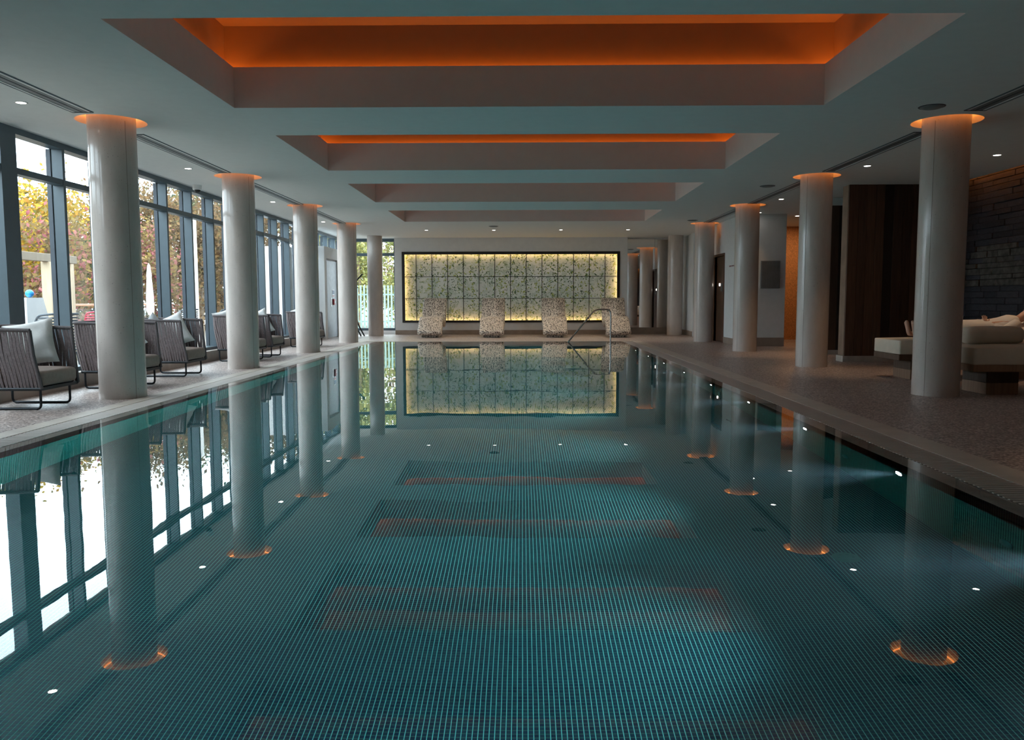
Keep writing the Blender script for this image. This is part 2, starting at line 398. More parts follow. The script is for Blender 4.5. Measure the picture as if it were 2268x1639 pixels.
# the nearest mosaic tiles as real pieces
tm = MB(); hg = PITCH*(1-GROUT)/2
tm.add([(-hg, -hg, 0), (hg, -hg, 0), (hg, hg, 0), (-hg, hg, 0), (-hg*.9, -hg*.9, .0006), (hg*.9, -hg*.9, .0006), (hg*.9, hg*.9, .0006), (-hg*.9, hg*.9, .0006)],
       [(4, 5, 6, 7), (0, 1, 5, 4), (1, 2, 6, 5), (2, 3, 7, 6), (3, 0, 4, 7)])
def tmat2():
    n = N('single mosaic tile'); oi = n.new('ShaderNodeObjectInfo')
    n.base(n.ramp(oi.outputs['Random'], [(0, TILE[0]), (.5, TILE[1]), (1, TILE[2])])); n.set(Roughness=.3); return n.m
tmesh = tm.mesh('tile'); tmesh.materials.append(tmat2())
rest = MB(); j0 = math.ceil(2.66/PITCH); cnt = 0
for j in range(j0, j0+44):
    for i in range(math.ceil(-2.4/PITCH), math.floor(2.4/PITCH)):
        x, y = (i+.5)*PITCH, (j+.5)*PITCH
        if 9 <= j-j0 < 13 and abs(i+.5+2) < 37.5:
            put('tile', tmesh, basin, (x, y, -PD)); cnt += 1
        else:
            rest.add([(x+a, y+b, -PD+c) for a, b, c in tm.v], tm.f)
ro = rest.build('mosaic_tiles', MT['tile'], basin); ro['kind'] = 'stuff'
# water
m = MB()
m.box(LI, RI, PY0-.0, PY1+.0, -PD-.06, 0)
wo = m.build('pool_water', MT['water']); tag(wo, 'still clear teal water filling the long pool', 'water', kind='stuff')
# gratings with single slats
for nm, a, b, lab in ((0, LG, LI, 'ribbed beige overflow grating along the window side of the pool'), (1, RI, RG, 'ribbed beige overflow grating along the daybed side of the pool')):
    g = empty('drain_grating', ((a+b)/2, FY0, 0)); tag(g, lab, 'grating')
    hw = (b-a)/2
    m = MB(); m.box(-hw, hw, 0, FY1-FY0, -.2, -.03); m.build('gutter', MT['gutter'], g)
    pw = .048
    s = MB(); s.bbox(-hw+.002, hw-.002, 0, pw*.56, -.03, .003, .004); me = s.mesh('slat'); me.materials.append(MT['slat'])
    n = int((PY1-PY0)/pw); first = int((4.0-FY0)/pw); rest = MB()
    for k in range(n):
        y = PY0-FY0+k*pw
        if first <= k < first+290: put('slat', me, g, (0, y, 0))
        else: rest.bbox(-hw+.002, hw-.002, y, y+pw*.56, -.03, .003, .004)
    r = rest.build('slats', MT['slat'], g); r['kind'] = 'stuff'
# pool lamps
for k in range(11):
    y = 5.2-2*1.745+k*1.745
    if y > 19.4: break
    o = empty('pool_lamp', (PX1, y, -.30))
    tag(o, ['', 'second', 'third', 'fourth', 'fifth', 'sixth', 'seventh', 'eighth', 'ninth', 'tenth', 'eleventh'][k] and
        '%s underwater spot lamp along the daybed side pool wall, counted from the near end' % ['first', 'second', 'third', 'fourth', 'fifth', 'sixth', 'seventh', 'eighth', 'ninth', 'tenth', 'eleventh'][k] or
        'first underwater spot lamp along the daybed side pool wall, counted from the near end', 'lamp', 'underwater pool lamps')
    m = MB(); m.lathe([(.0, 0), (.066, 0), (.066, .012), (.050, .014), (.048, .006)], n=20); m.build('bezel', MT['steel'], o, rot=(0, -PI/2, 0))
    m = MB(); m.cyl(0, 0, .004, .009, .048, 20); m.build('lens', MT['poolled'], o, rot=(0, -PI/2, 0))
    ld = bpy.data.lights.new('pool_spot', 'SPOT'); ld.energy = P_POOL; ld.spot_size = math.radians(66); ld.spot_blend = .6; ld.color = (.80, .95, 1.0); ld.shadow_soft_size = .03
    put('spot_light', ld, o, (-.03, 0, 0), (0, PI/2, 0))
    ld = bpy.data.lights.new('pool_beam', 'SPOT'); ld.energy = P_BEAM; ld.spot_size = math.radians(15); ld.spot_blend = .6; ld.color = (.70, .86, 1.0); ld.shadow_soft_size = .02
    put('beam_light', ld, o, (-.03, 0, 0), (0, PI/2, 0))
for k, y in enumerate((4.03, 6.08, 8.13, 10.2, 12.25)):
    m = MB(); m.lathe([(0, 0), (.05, 0), (.055, .006), (.045, .014), (.0, .014)], n=20)
    o = m.build('water_inlet', plain('teal inlet', (.10, .40, .38), .4), loc=(PX1, y, -.62), rot=(0, -PI/2, 0))
    tag(o, '%s round teal inlet in the daybed side pool wall, counted from the near end' % ['first', 'second', 'third', 'fourth', 'fifth'][k], 'inlet', 'pool inlets')
m = MB(); m.lathe([(0, .006), (.05, .006), (.075, 0)], n=24)
for k in range(6):
    t = k*PI/3; m.box(.02*math.cos(t)-.006+.02*math.cos(t), .02*math.cos(t)+.006+.02*math.cos(t), .04*math.sin(t)-.006, .04*math.sin(t)+.006, .006, .009)
tag(m.build('floor_drain', plain('green drain', (.10, .30, .25), .4), loc=(1.78, 4.35, -PD)), 'small round green drain cover on the pool floor', 'drain')

# ------------------------------------------------------------------ ceiling with coffers and column recesses
RR = .357; PQ = .5
m = MB(); XC1, XCE = 7.25, 8.6
def strip(x0, x1, blocks, kind):
    """one lengthwise band of ceiling; blocks = list of (y0, y1) holes"""
    y = YN
    for (a, b) in blocks:
        m.quad((x0, y, H), (x0, a, H), (x1, a, H), (x1, y, H))
        if kind == 'ring':
            cx_, cy_ = (x0+x1)/2, (a+b)/2; n = 48; vo = []; vi = []
            for k in range(n):
                t = 2*PI*k/n; c, s_ = math.cos(t), math.sin(t); q = PQ/max(abs(c), abs(s_))
                vo.append((cx_+c*q, cy_+s_*q, H)); vi.append((cx_+c*RR, cy_+s_*RR, H))
            m.add(vo+vi, [(k, n+k, n+(k+1) % n, (k+1) % n) for k in range(n)])
        y = b
    m.quad((x0, y, H), (x0, YB, H), (x1, YB, H), (x1, y, H))
cols = [YL+SP*i for i in range(-2, 4)]; colsR = [YR+SP*i for i in range(-2, 4)]
strip(-5.95, XL-PQ, [], ''); strip(XL-PQ, XL+PQ, [(y-PQ, y+PQ) for y in cols], 'ring'); strip(XL+PQ, CL, [], '')
strip(CL, CR, COF, 'hole'); strip(CR, XR-PQ, [], ''); strip(XR-PQ, XR+PQ, [(y-PQ, y+PQ) for y in colsR], 'ring')
YW = 13.9
y = YN
m.quad((XR+PQ, YN, H), (XR+PQ, YW, H), (XC1, YW, H), (XC1, YN, H))
m.quad((XR+PQ, YW, H), (XR+PQ, YB, H), (XCE, YB, H), (XCE, YW, H))
ceiling = struct(m.build('ceiling', MT['ceil']), 'flat white ceiling with rectangular coffers')
# light slot over the stone wall
m = MB(); m.quad((XC1, YN, H), (XC1, YW, H), (XC1, YW, H+.22), (XC1, YN, H+.22)); m.quad((XC1, YN, H+.22), (XC1, YW, H+.22), (XS, YW, H+.22), (XS, YN, H+.22))
m.quad((XC1, YW, H), (XS, YW, H), (XS, YW, H+.22), (XC1, YW, H+.22))
sl = m.build('light_slot', MT['cove'], ceiling)
m = MB(); m.quad((XC1+.012, YN, H+.09), (XC1+.012, YW-.05, H+.09), (XC1+.03, YW-.05, H+.075), (XC1+.03, YN, H+.075)); m.build('light_strip', MT['slot'], sl)
for (e0, e1) in COF:
    def ring(o, z): return [(CL-o, e0-o, z), (CR+o, e0-o, z), (CR+o, e1+o, z), (CL-o, e1+o, z)]
    def rings(lv, cap):
        m = MB(); v = [p for l in lv for p in l]; f = []
        for i in range(len(lv)-1):
            for k in range(4): f.append((i*4+k, (i+1)*4+k, (i+1)*4+(k+1) % 4, i*4+(k+1) % 4))
        n = len(lv)*4
        if cap: f.append((n-4, n-3, n-2, n-1))
        return m.add(v, f)
    cf = rings([ring(0, H), ring(0, 3.40), ring(.025, 3.40), ring(.025, 3.345)], False).build('coffer', MT['cove'], ceiling)
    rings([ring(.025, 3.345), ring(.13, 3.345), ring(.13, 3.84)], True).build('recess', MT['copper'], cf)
    m = MB(); a, b = ring(.088, 3.352), ring(.112, 3.352)
    m.add(a+b, [(k, (k+1) % 4, 4+(k+1) % 4, 4+k) for k in range(4)]); m.build('light_strip', MT['glow'], cf)
rm = MB(); rm.lathe([(RR, 0), (RR, .13)], n=48); rm.add([(RR*math.cos(2*PI*k/48), RR*math.sin(2*PI*k/48), .13) for k in range(48)], [tuple(range(48))])
rme = rm.mesh('column_recess'); rme.materials.append(MT['cove'])
tm_ = MB(); tm_.tube([(.33*math.cos(2*PI*k/40), .33*math.sin(2*PI*k/40), .105) for k in range(40)], .009, 6, closed=True); tme = tm_.mesh('light_ring'); tme.materials.append(MT['ring'])
for x, ys in ((XL, cols), (XR, colsR)):
    for y in ys:
        r = put('column_recess', rme, ceiling, (x, y, H)); put('light_ring', tme, r)
# columns
ORD = ['nearest', 'second', 'third', 'fourth', 'fifth and last']
cm = MB(); cm.cyl(0, 0, 0, H+.13, RC, 64, caps=False); cme = cm.mesh('column'); cme.materials.append(MT['conc'])
cs = MB(); cs.cyl(0, 0, 0, H, RC*.78, 64, caps=False); 
for side, x, y0, nm in (('L', XL, YL, 'window'), ('R', XR, YR, 'daybed')):
    for i in range(5):
        mm = MB(); mm.cyl(0, 0, 0, H+.13 if i < 4 else H, RC if i < 4 else .228, 64, caps=False)
        o = mm.build('column', MT['conc'], loc=(x, y0+SP*i, 0), rot=(0, 0, i*1.3+(side == 'R')))
        ms = MB(); aa = (-2.5 if side == 'R' else -.55); rr = RC if i < 4 else .228
        ms.box(rr-.002, rr+.0012, -.003, .003, .0, 2.98); sm_ = ms.build('formwork_seam', MT['base'], o, rot=(0, 0, aa-(i*1.3+(side == 'R'))))
        tag(o, '%s round concrete column in the row on the %s side of the pool' % (ORD[i], nm), 'column', 'round concrete columns')

# ------------------------------------------------------------------ window wall
wl = MB(); wl.box(-5.95, -5.5, 6.15, YB, -.25, .185); wl.box(-5.95, -5.5, YN, 6.15, -.25, H); wall_left = struct(wl.build('wall_left', MT['upstand']), 'low stone upstand under the long window wall, with unseen solid wall added near the camera')  # full-height part by the camera is unseen, added to dim the near ceiling
win = struct(empty('window_1', (XG, 0, 0)), 'long floor to ceiling glazed wall with grey frames')
mu = MB(); mu.box(-.13, 0, -.028, .028, .185, 2.93); mue = mu.mesh('mullion'); mue.materials.append(MT['frame'])
mc = MB(); mc.box(-.20, -.145, -.035, .035, .185, 2.93); mce = mc.mesh('outer_cap'); mce.materials.append(MT['framed'])
YG = 9.095-.965*3
muls = [9.095+.965*k for k in range(-3, 18)]
for y in muls:
    if y > YB-.1: continue
    if abs(y-9.095) < .01:
        wm = MB(); wm.box(-.16, 0, -.25, .028, .185, 2.93); o = wm.build('mullion', MT['frame'], win, (0, y, 0)); put('outer_cap', mce, o)
    else:
        o = put('mullion', mue, win, (0, y, 0)); put('outer_cap', mce, o)
m = MB(); m.box(-.15, .0, YG, YB, 2.93, H); m.build('head_rail', MT['frame'], win)
m = MB(); m.box(-.15, .02, YG, YB, .185, .235); m.build('sill_rail', MT['frame'], win)
pts = [y for y in muls if y < YB-.1]+[YB]
for a, b in zip(pts, pts[1:]):
    a2 = a+.028; b2 = b-.028
    if abs(b-9.095) < .01: b2 = b-.25
    if b2-a2 < .1: continue
    m = MB(); m.box(-.125, -.004, a2, b2, 2.49, 2.56); m.build('transom', MT['frame'], win)
    for z0, z1 in ((.235, 2.49), (2.56, 2.93)):
        m = MB(); m.box(-.142, -.132, a2-.02, b2+.02, z0-.005, z1+.005); m.build('pane', MT['glass'], win)
# end window beside the light wall
win2 = struct(empty('window_2', (0, YB-.1, 0)), 'end window with garden view beside the leaf panel wall')
XE = -3.97
m = MB(); m.box(XG, XE, -.08, .14, -.2, .12); m.build('sill_wall', MT['white'], win2)
m = MB(); m.box(XG, XE, -.05, .05, .12, .20); m.box(XG, XE, -.05, .05, 2.90, H); m.build('frame_rail', MT['frame'], win2)
m = MB(); m.box(XG, XE, -.04, .04, 2.46, 2.55); m.build('transom', MT['frame'], win2)
for x in (XG+.03, -4.72, XE-.03):
    m = MB(); m.box(x-.03, x+.03, -.05, .05, .2, 2.9); m.build('mullion', MT['frame'], win2)
for x0, x1 in ((XG+.06, -4.75), (-4.69, XE-.06)):
    for z0, z1 in ((.2, 2.46), (2.55, 2.9)):
        m = MB(); m.box(x0, x1, -.006, .006, z0, z1); m.build('pane', MT['glass'], win2)

# ------------------------------------------------------------------ end wall with lit leaf panels
YLW = 25.2
LX0, LX1 = XE, 3.26
m = MB()
fx0, fx1, fz0, fz1 = -3.74, 3.03, .375, 2.57
m.box(LX0, fx0, YLW, YB, 0, H); m.box(fx1, LX1, YLW, YB, 0, H); m.box(fx0, fx1, YLW, YB, 0, fz0); m.box(fx0, fx1, YLW, YB, fz1, H); m.box(fx0, fx1, YLW+.16, YB, fz0, fz1)
struct(m.build('wall_back', MT['white']), 'white end wall around the lit leaf panels')
m = MB(); m.box(LX0, LX1, YLW-.015, YLW, 0, .14); struct(m.build('baseboard_back', MT['base']))
lp = empty('leaf_panel_wall', (0, YLW, 0)); tag(lp, 'black framed wall of lit glass panels printed with green leaves', 'wall panel')
m = MB(); t = .085
m.box(fx0, fx1, -.03, .02, fz1-t, fz1); m.box(fx0, fx1, -.03, .02, fz0, fz0+t*.8); m.box(fx0, fx0+t, -.03, .02, fz0+t*.8, fz1-t); m.box(fx1-t, fx1, -.03, .02, fz0+t*.8, fz1-t)
m.build('frame', MT['black'], lp)
ix0, ix1, iz0, iz1 = fx0+t, fx1-t, fz0+t*.8, fz1-t
wcol = .4915; xs = [ix0, ix0+.34]
while xs[-1]+wcol < ix1-.05: xs.append(xs[-1]+wcol)
xs.append(ix1); zs = [iz0+(iz1-iz0)*k/3 for k in range(4)]
for i in range(len(xs)-1):
    for k in range(3):
        m = MB(); e0 = .07 if i == 0 else 0; e1 = .07 if i == len(xs)-2 else 0
        m.box(xs[i]-e0+.004, xs[i+1]+e1-.004, .135+random.uniform(0, .003), .15, zs[k]+.004-(.06 if k == 0 else 0), zs[k+1]-.004+(.07 if k == 2 else 0)); m.build('panel', MT['leafprint'], lp)
m = MB()
for x in xs[1:-1]: m.box(x-.009, x+.009, .118, .136, iz0-.05, iz1+.05)
for k, z in enumerate(zs[1:-1]):
    m.box(ix0-.05, ix1+.05, .119, .1355, z-.008, z+.008)
m.build('glazing_bars', MT['black'], lp)
m = MB()
for z, s in ((iz1+.045, -1), (iz0-.035, 1)): m.box(ix0-.03, ix1+.03, .028, .04, z-.008, z+.008)
for x in (ix0-.045, ix1+.045): m.box(x-.008, x+.008, .028, .04, iz0, iz1)
m.build('light_strip', MT['panelled'], lp)
# mirror on the end wall
m = MB(); m.box(LX1, 5.2, YB, YB+.1, -.2, H); struct(m.build('wall_mirror_side', MT['white']), 'white wall behind the tall end mirror')
mi_ = empty('wall_mirror', (0, YB, 0)); tag(mi_, 'tall frameless mirror on the end wall reflecting the columns', 'mirror')
for a, b in ((LX1+.005, 4.16), (4.168, 4.99)):
    m = MB(); m.box(a, b, -.012, -.002, .20, 2.97); m.build('pane', MT['mirror'], mi_)
m = MB(); m.box(LX1, 5.0, YB-.03, YB, 0, .20); struct(m.build('baseboard_mirror', MT['base']))

# ------------------------------------------------------------------ right side walls
XW = 5.0
dy0, dy1, dz = 20.15, 21.10, 2.16
m = MB(); m.box(XW, XW+.2, dy1, YB, -.2, H); m.box(XW, XW+.2, YP, dy0, -.2, H); m.box(XW, XW+.2, dy0, dy1, dz, H); m.box(XW+.15, XW+.2, dy0, dy1, -.2, dz)
m.box(XW-.05, XW, 23.55, 23.95, -.0, H); m.box(XW-.05, XW, 22.4, 22.8, 0, H)
struct(m.build('wall_right', MT['white']), 'white side wall with a brown door')
m = MB(); m.box(XW-.015, XW, YP, dy0-.06, 0, .15); m.box(XW-.015, XW, dy1+.06, 22.4, 0, .15); m.box(XW-.065, XW-.05, 22.4, 22.8, 0, .15); m.box(XW-.065, XW-.05, 23.55, 23.95, 0, .15); m.box(XW-.015, XW, 23.95, YB-.04, 0, .15)
struct(m.build('baseboard_right', MT['base']))
dr = struct(empty('door_1', (XW, (dy0+dy1)/2, 0)), 'narrow brown timber door in the white side wall')
m = MB(); hd = (dy1-dy0)/2
m.box(-.02, .14, -hd-.06, -hd, 0, dz+.06); m.box(-.02, .14, hd, hd+.06, 0, dz+.06); m.box(-.02, .14, -hd, hd, dz, dz+.06); m.build('door_frame', MT['door'], dr)
m = MB(); m.box(.05, .10, -hd, hd, .01, dz); m.build('door_leaf', MT['door'], dr)
m = MB(); m.box(.035, .05, -.16, .0, 1.28, 1.48); m.build('door_sign', MT['grey'], dr)
m = MB(); m.cyl(0, 0, 0, .02, .035, 16); m.build('pilot_lamp', MT['doorlamp'], dr, (.045, .1, 1.45), (0, -PI/2, 0))
# picture wall
m = MB(); m.box(XW+.2, 6.0, YP, YP+.2, -.2, H); m.box(5.8, 6.0, YP+.2, YO, -.2, H); struct(m.build('wall_picture', MT['white']), 'white wall facing the pool with a dark square picture')
m = MB(); m.box(XW+.0, 6.0, YP-.015, YP, 0, .20); struct(m.build('baseboard_picture', MT['base']))
pc = empty('picture', (5.645, YP, 1.635)); tag(pc, 'dark grey square picture on the white wall beside the terracotta passage', 'picture')
m = MB(); m.bbox(-.215, .215, -.05, 0, -.31, .31, .004); m.build('canvas', MT['grey'], pc)
m = MB()
for a in range(7): m.box(-.2+a*.058, -.15+a*.058, -.053, -.05, -.29, .29)
m.build('relief', plain('picture face', (.15, .155, .16), .6), pc)
ls = MB()
x = 0
for k in range(26):
    wd = random.choice((.018, .024, .03)); ls.box(0, .006, x, x+wd, random.choice((0, 0, -.008)), .026); x += wd+.011+(.03 if k in (5, 11, 16, 20) else 0)
tag(ls.build('wall_lettering', plain('dark red lettering', (.16, .03, .03), .5), loc=(XW-.006, 18.62, 1.86)), 'thin line of small dark red lettering on the white side wall', 'lettering')
m = MB(); m.lathe([(0, 0), (.09, 0), (.14, .012), (.17, .03), (.14, .05), (.10, .05), (.09, .02), (0, .02)], n=28)
so = m.build('wall_clock', plain('dark wall sign', (.035, .055, .06), .4), loc=(XW, 21.55, 2.32), rot=(0, -PI/2, 0)); so.scale = (1.25, .8, 1)
tag(so, 'dark oval ring sign high on the white side wall beyond the door', 'sign')
# terracotta passage
m = MB(); m.box(6.0, 8.6, YO, YO+.2, -.2, H); struct(m.build('wall_passage', MT['orange']), 'terracotta wall at the end of the passage')
# timber clad pier and alcove
m = MB(); m.box(5.56, XS+.3, YW+.03, YW+.27, -.2, H+.22); m.box(6.0, 8.6, 15.75, 16.2, -.2, H); m.box(8.5, 8.6, 16.2, YO, -.2, H); m.box(8.5, 8.6, YW+.27, 15.75, -.2, H); m.box(XS+.3, 8.6, YW+.17, YW+.27, -.2, H)
pier = struct(m.build('wall_timber', MT['plank']), 'dark wall clad in upright reclaimed planks')
x = 5.53; k = 0
while x < XS-.02:
    wd = min(.172+random.uniform(-.03, .03), XS-x)
    m = MB(); m.bbox(x+.002, x+wd-.002, YW-random.uniform(.0, .012), YW+.03, .10, H, .003); m.build('plank', MT['plank'], pier); x += wd
y = YW+.03
for k in range(1):
    wd = .24
    m = MB(); m.bbox(5.53-random.uniform(0, .006), 5.56, y+.001, y+wd-.001, .10, H, .003); m.build('plank', MT['edge'], pier); y += wd
x = 5.92
while x < 6.9:
    m = MB(); m.bbox(x+.002, x+.168, 15.72, 15.75, .09, 2.86, .003); m.build('plank', MT['plank'] if x > 6.05 else MT['plankl'], pier); x += .17
m = MB(); m.box(5.85, 8.5, 15.66, 15.9, 2.86, H); struct(m.build('trim_5', MT['ceil']), 'white bulkhead above the recessed planks')
m = MB(); m.box(5.50, XS, YW-.03, YW+.0, 0, .10); m.box(5.50, 5.53, YW, YW+.27, 0, .10); m.box(5.88, 6.9, 15.69, 15.72, 0, .09); struct(m.build('baseboard_timber', MT['pier']))
# slate wall with single stones
m = MB(); m.box(XS, XS+.3, YN, YW, -.2, H+.22); sw = struct(m.build('wall_slate', MT['slate']), 'dark stacked slate wall behind the daybeds')
z = .0; row = 0
while z < H+.2:
    hgt = random.uniform(.07, .11); y = 11.3-random.uniform(0, .3)
    while y < YW-.06:
        ln = min(random.uniform(.28, .6), YW-.035-y)
        rough_ = 1.25 < z < 1.85
        m = MB(); m.bbox(XS-random.uniform(.012, .03 if not rough_ else .06), XS, y+.003, y+ln-.003, z+.003, z+hgt-.003, .005)
        m.build('slate_stone', MT['roughstone'] if rough_ and random.random() < .8 else MT['slate'], sw); y += ln
    z += hgt
# rear walls (behind the camera)
m = MB(); m.box(-5.95, 7.75, YN-.2, YN, -.2, H+.22); struct(m.build('wall_front', MT['white']))

# ------------------------------------------------------------------ glazed lobby on the window side
LXF = -5.40
m = MB()
m.box(-7.0, LXF, 22.1, 22.35, -.2, 2.55); m.box(-7.0, LXF, 24.0, 24.5, -.2, 2.55); m.box(-7.0, LXF, 22.35, 24.0, 2.24, 2.55); m.box(-7.0, LXF-.12, 22.35, 24.0, -.2, 2.24)
struct(m.build('wall_lobby', MT['white']), 'white boxed door lobby on the window side')
d2 = struct(empty('door_2', (LXF-.12, 23.17, 0)), 'flush grey door set back in the white lobby')
m = MB(); m.box(0, .035, -.80, .80, .02, 2.2); m.build('door_leaf', plain('pale grey door', (.36, .39, .42), .5), d2)
m = MB(); m.box(.035, .045, -.02, .02, .9, 1.15); m.build('handle', MT['steel'], d2)
n_ = empty('fire_notice', (LXF-.085, 23.42, 1.27)); tag(n_, 'small blue and white notice on the grey lobby door', 'notice')
m = MB(); m.box(0, .006, -.13, .13, -.11, .11); m.build('plate', MT['whitemetal'], n_)
m = MB(); m.box(.006, .008, -.115, .115, -.02, .095); m.build('blue_field', plain('blue print', (.03, .07, .2), .5), n_)
m = MB(); m.box(.006, .008, -.11, .11, -.09, -.05); m.build('red_band', plain('red print', (.4, .05, .07), .5), n_)
n_ = empty('call_point', (LXF-.085, 23.42, 1.03)); tag(n_, 'red fire call point under the blue notice', 'call point')
m = MB(); m.bbox(0, .05, -.085, .085, -.085, .085, .008); m.build('case', plain('red plastic', (.42, .03, .04), .4), n_)
m = MB(); m.box(.05, .054, -.045, .045, -.035, .035); m.build('glass', MT['whitemetal'], n_)

# ------------------------------------------------------------------ ceiling fittings
def downlight(x, y, label, power=1.0, col=(1, .84, .66)):
    o = empty('downlight', (x, y, H)); tag(o, label, 'downlight', 'recessed ceiling downlights')
    m = MB(); m.lathe([(.062, 0), (.06, -.006), (.046, -.006), (.044, .0)], n=24); m.build('trim_ring', MT['whitemetal'], o)
    m = MB(); m.cyl(0, 0, -.004, -.0015, .044, 20); m.build('lens', MT['down'], o)
    ld = bpy.data.lights.new('downlight_spot', 'SPOT'); ld.energy = P_DOWN*power; ld.spot_size = 1.9 if x < 3.5 else 1.0; ld.spot_blend = .9; ld.color = col if x < 4 else (1, .64, .36); ld.shadow_soft_size = .04
    put('spot_light', ld, o, (0, 0, -.03))
for i, y in enumerate((8.0, 11.95, 15.97, 19.99)):
    downlight(-4.89, y, '%s downlight over the armchair row, counted from the near end' % ORD[i] if i < 3 else 'farthest downlight over the armchair row')
for i, (x, y) in enumerate(((-2.64, 22.45), (-.78, 22.5), (1.07, 22.5), (2.92, 22.5))):
    downlight(x, y, '%s downlight from the window in the row before the leaf panel wall' % ['first', 'second', 'third', 'fourth'][i], 9)
downlight(6.39, 11.13, 'downlight over the daybeds beside the slate wall', 6); downlight(5.01, 11.97, 'downlight behind the nearest daybed side column', 6)
downlight(5.0, 15.84, 'downlight between the timber pier and the picture wall', 7); downlight(6.37, 18.98, 'downlight at the mouth of the terracotta passage', 3)
downlight(5.28, 18.25, 'downlight close to the picture wall behind a column', 1.6)
downlight(6.4, 7.2, 'downlight over the near end of the slate wall', 8); downlight(6.4, 3.3, 'downlight beside the slate wall near the camera', 8); downlight(4.3, 4.6, 'downlight over the deck at the near right', 7)
pl = bpy.data.lights.new('passage_lamp', 'AREA'); pl.energy = 14; pl.size = .25; pl.color = (1, .62, .32)
pe = empty('passage_downlight', (7.2, 20.6, H)); tag(pe, 'square warm ceiling lamp inside the terracotta passage', 'lamp')
m = MB(); m.box(-.15, .15, -.15, .15, -.02, 0); m.build('case', MT['whitemetal'], pe); put('area_light', pl, pe, (0, 0, -.03))
def vent(x0, x1, y0, y1, label):
    o = empty('air_diffuser', ((x0+x1)/2, (y0+y1)/2, H)); tag(o, label, 'air vent', 'linear ceiling air diffusers'); a = (x1-x0)/2; b = (y1-y0)/2
    m = MB(); m.box(-a, -a+.014, -b, b, -.008, .002); m.box(a-.014, a, -b, b, -.008, .002); m.box(-a, a, -b, -b+.014, -.008, .002); m.box(-a, a, b-.014, b, -.008, .002); m.build('frame', MT['frame'], o)
    m = MB(); m.box(-a+.014, a-.014, -b+.014, b-.014, -.003, .002); m.build('core', MT['grey'], o)
    for xx in (-a+.03, a-.03):
        m = MB(); m.box(xx-.011, xx+.011, -b+.03, b-.03, -.007, -.003); m.build('blade', MT['whitemetal'], o)
    m = MB(); m.box(-.008, .008, -b+.02, b-.02, -.006, -.003); m.build('blade', MT['framed'], o)
for i, (a, b) in enumerate(((5.6, 8.42), (9.52, 12.34), (13.43, 16.4), (17.45, 20.35))):
    vent(-4.62, -4.40, a, b, '%s long slot air vent in the ceiling on the window side' % ORD[i])
    vent(4.54, 4.76, a+.08, b+.12, '%s long slot air vent in the ceiling on the daybed side' % ORD[i])
for x, y, l in ((4.13, 8.37, 'round grey speaker in the ceiling before the nearest daybed side column'), (4.19, 14.03, 'round grey speaker in the ceiling near the second daybed side column'), (4.16, 19.96, 'round grey speaker in the ceiling near the far daybed side columns'), (-.75, 21.35, 'round grey detector in the ceiling before the leaf panel wall')):
    o = empty('ceiling_speaker', (x, y, H)); tag(o, l, 'speaker')
    m = MB(); m.lathe([(.0, -.018), (.08, -.018), (.105, -.010), (.11, 0)], n=28); m.build('grille', MT['grey'], o)
    m = MB(); m.lathe([(.11, -.004), (.125, -.004), (.128, .0)], n=28); m.build('rim', MT['framed'], o)
o = empty('dome_camera', (-5.45, 13.66, H)); tag(o, 'white dome security camera on the ceiling by the window', 'camera')
m = MB(); m.lathe([(.075, 0), (.075, -.07), (.06, -.08), (.0, -.08)], n=24); m.build('housing', MT['whitemetal'], o)
m = MB(); m.lathe([(.052, -.08), (.048, -.105), (.03, -.125), (0, -.13)], n=20); m.build('dome', MT['black'], o)

# ------------------------------------------------------------------ pool furniture
hr = empty('pool_handrail', (2.25, 20.55, 0)); tag(hr, 'bent stainless steel handrail at the far corner of the pool', 'handrail')
m = MB(); m.tube(rounded([(0, 0, -.2), (0, 0, .83), (-.40, 0, .83), (-1.35, 0, -.32)], .13, 8), .021, 12); m.build('rail', MT['steel'], hr)
m = MB(); m.cyl(0, 0, -.215, -.195, .05, 16); m.build('flange', MT['steel'], hr)
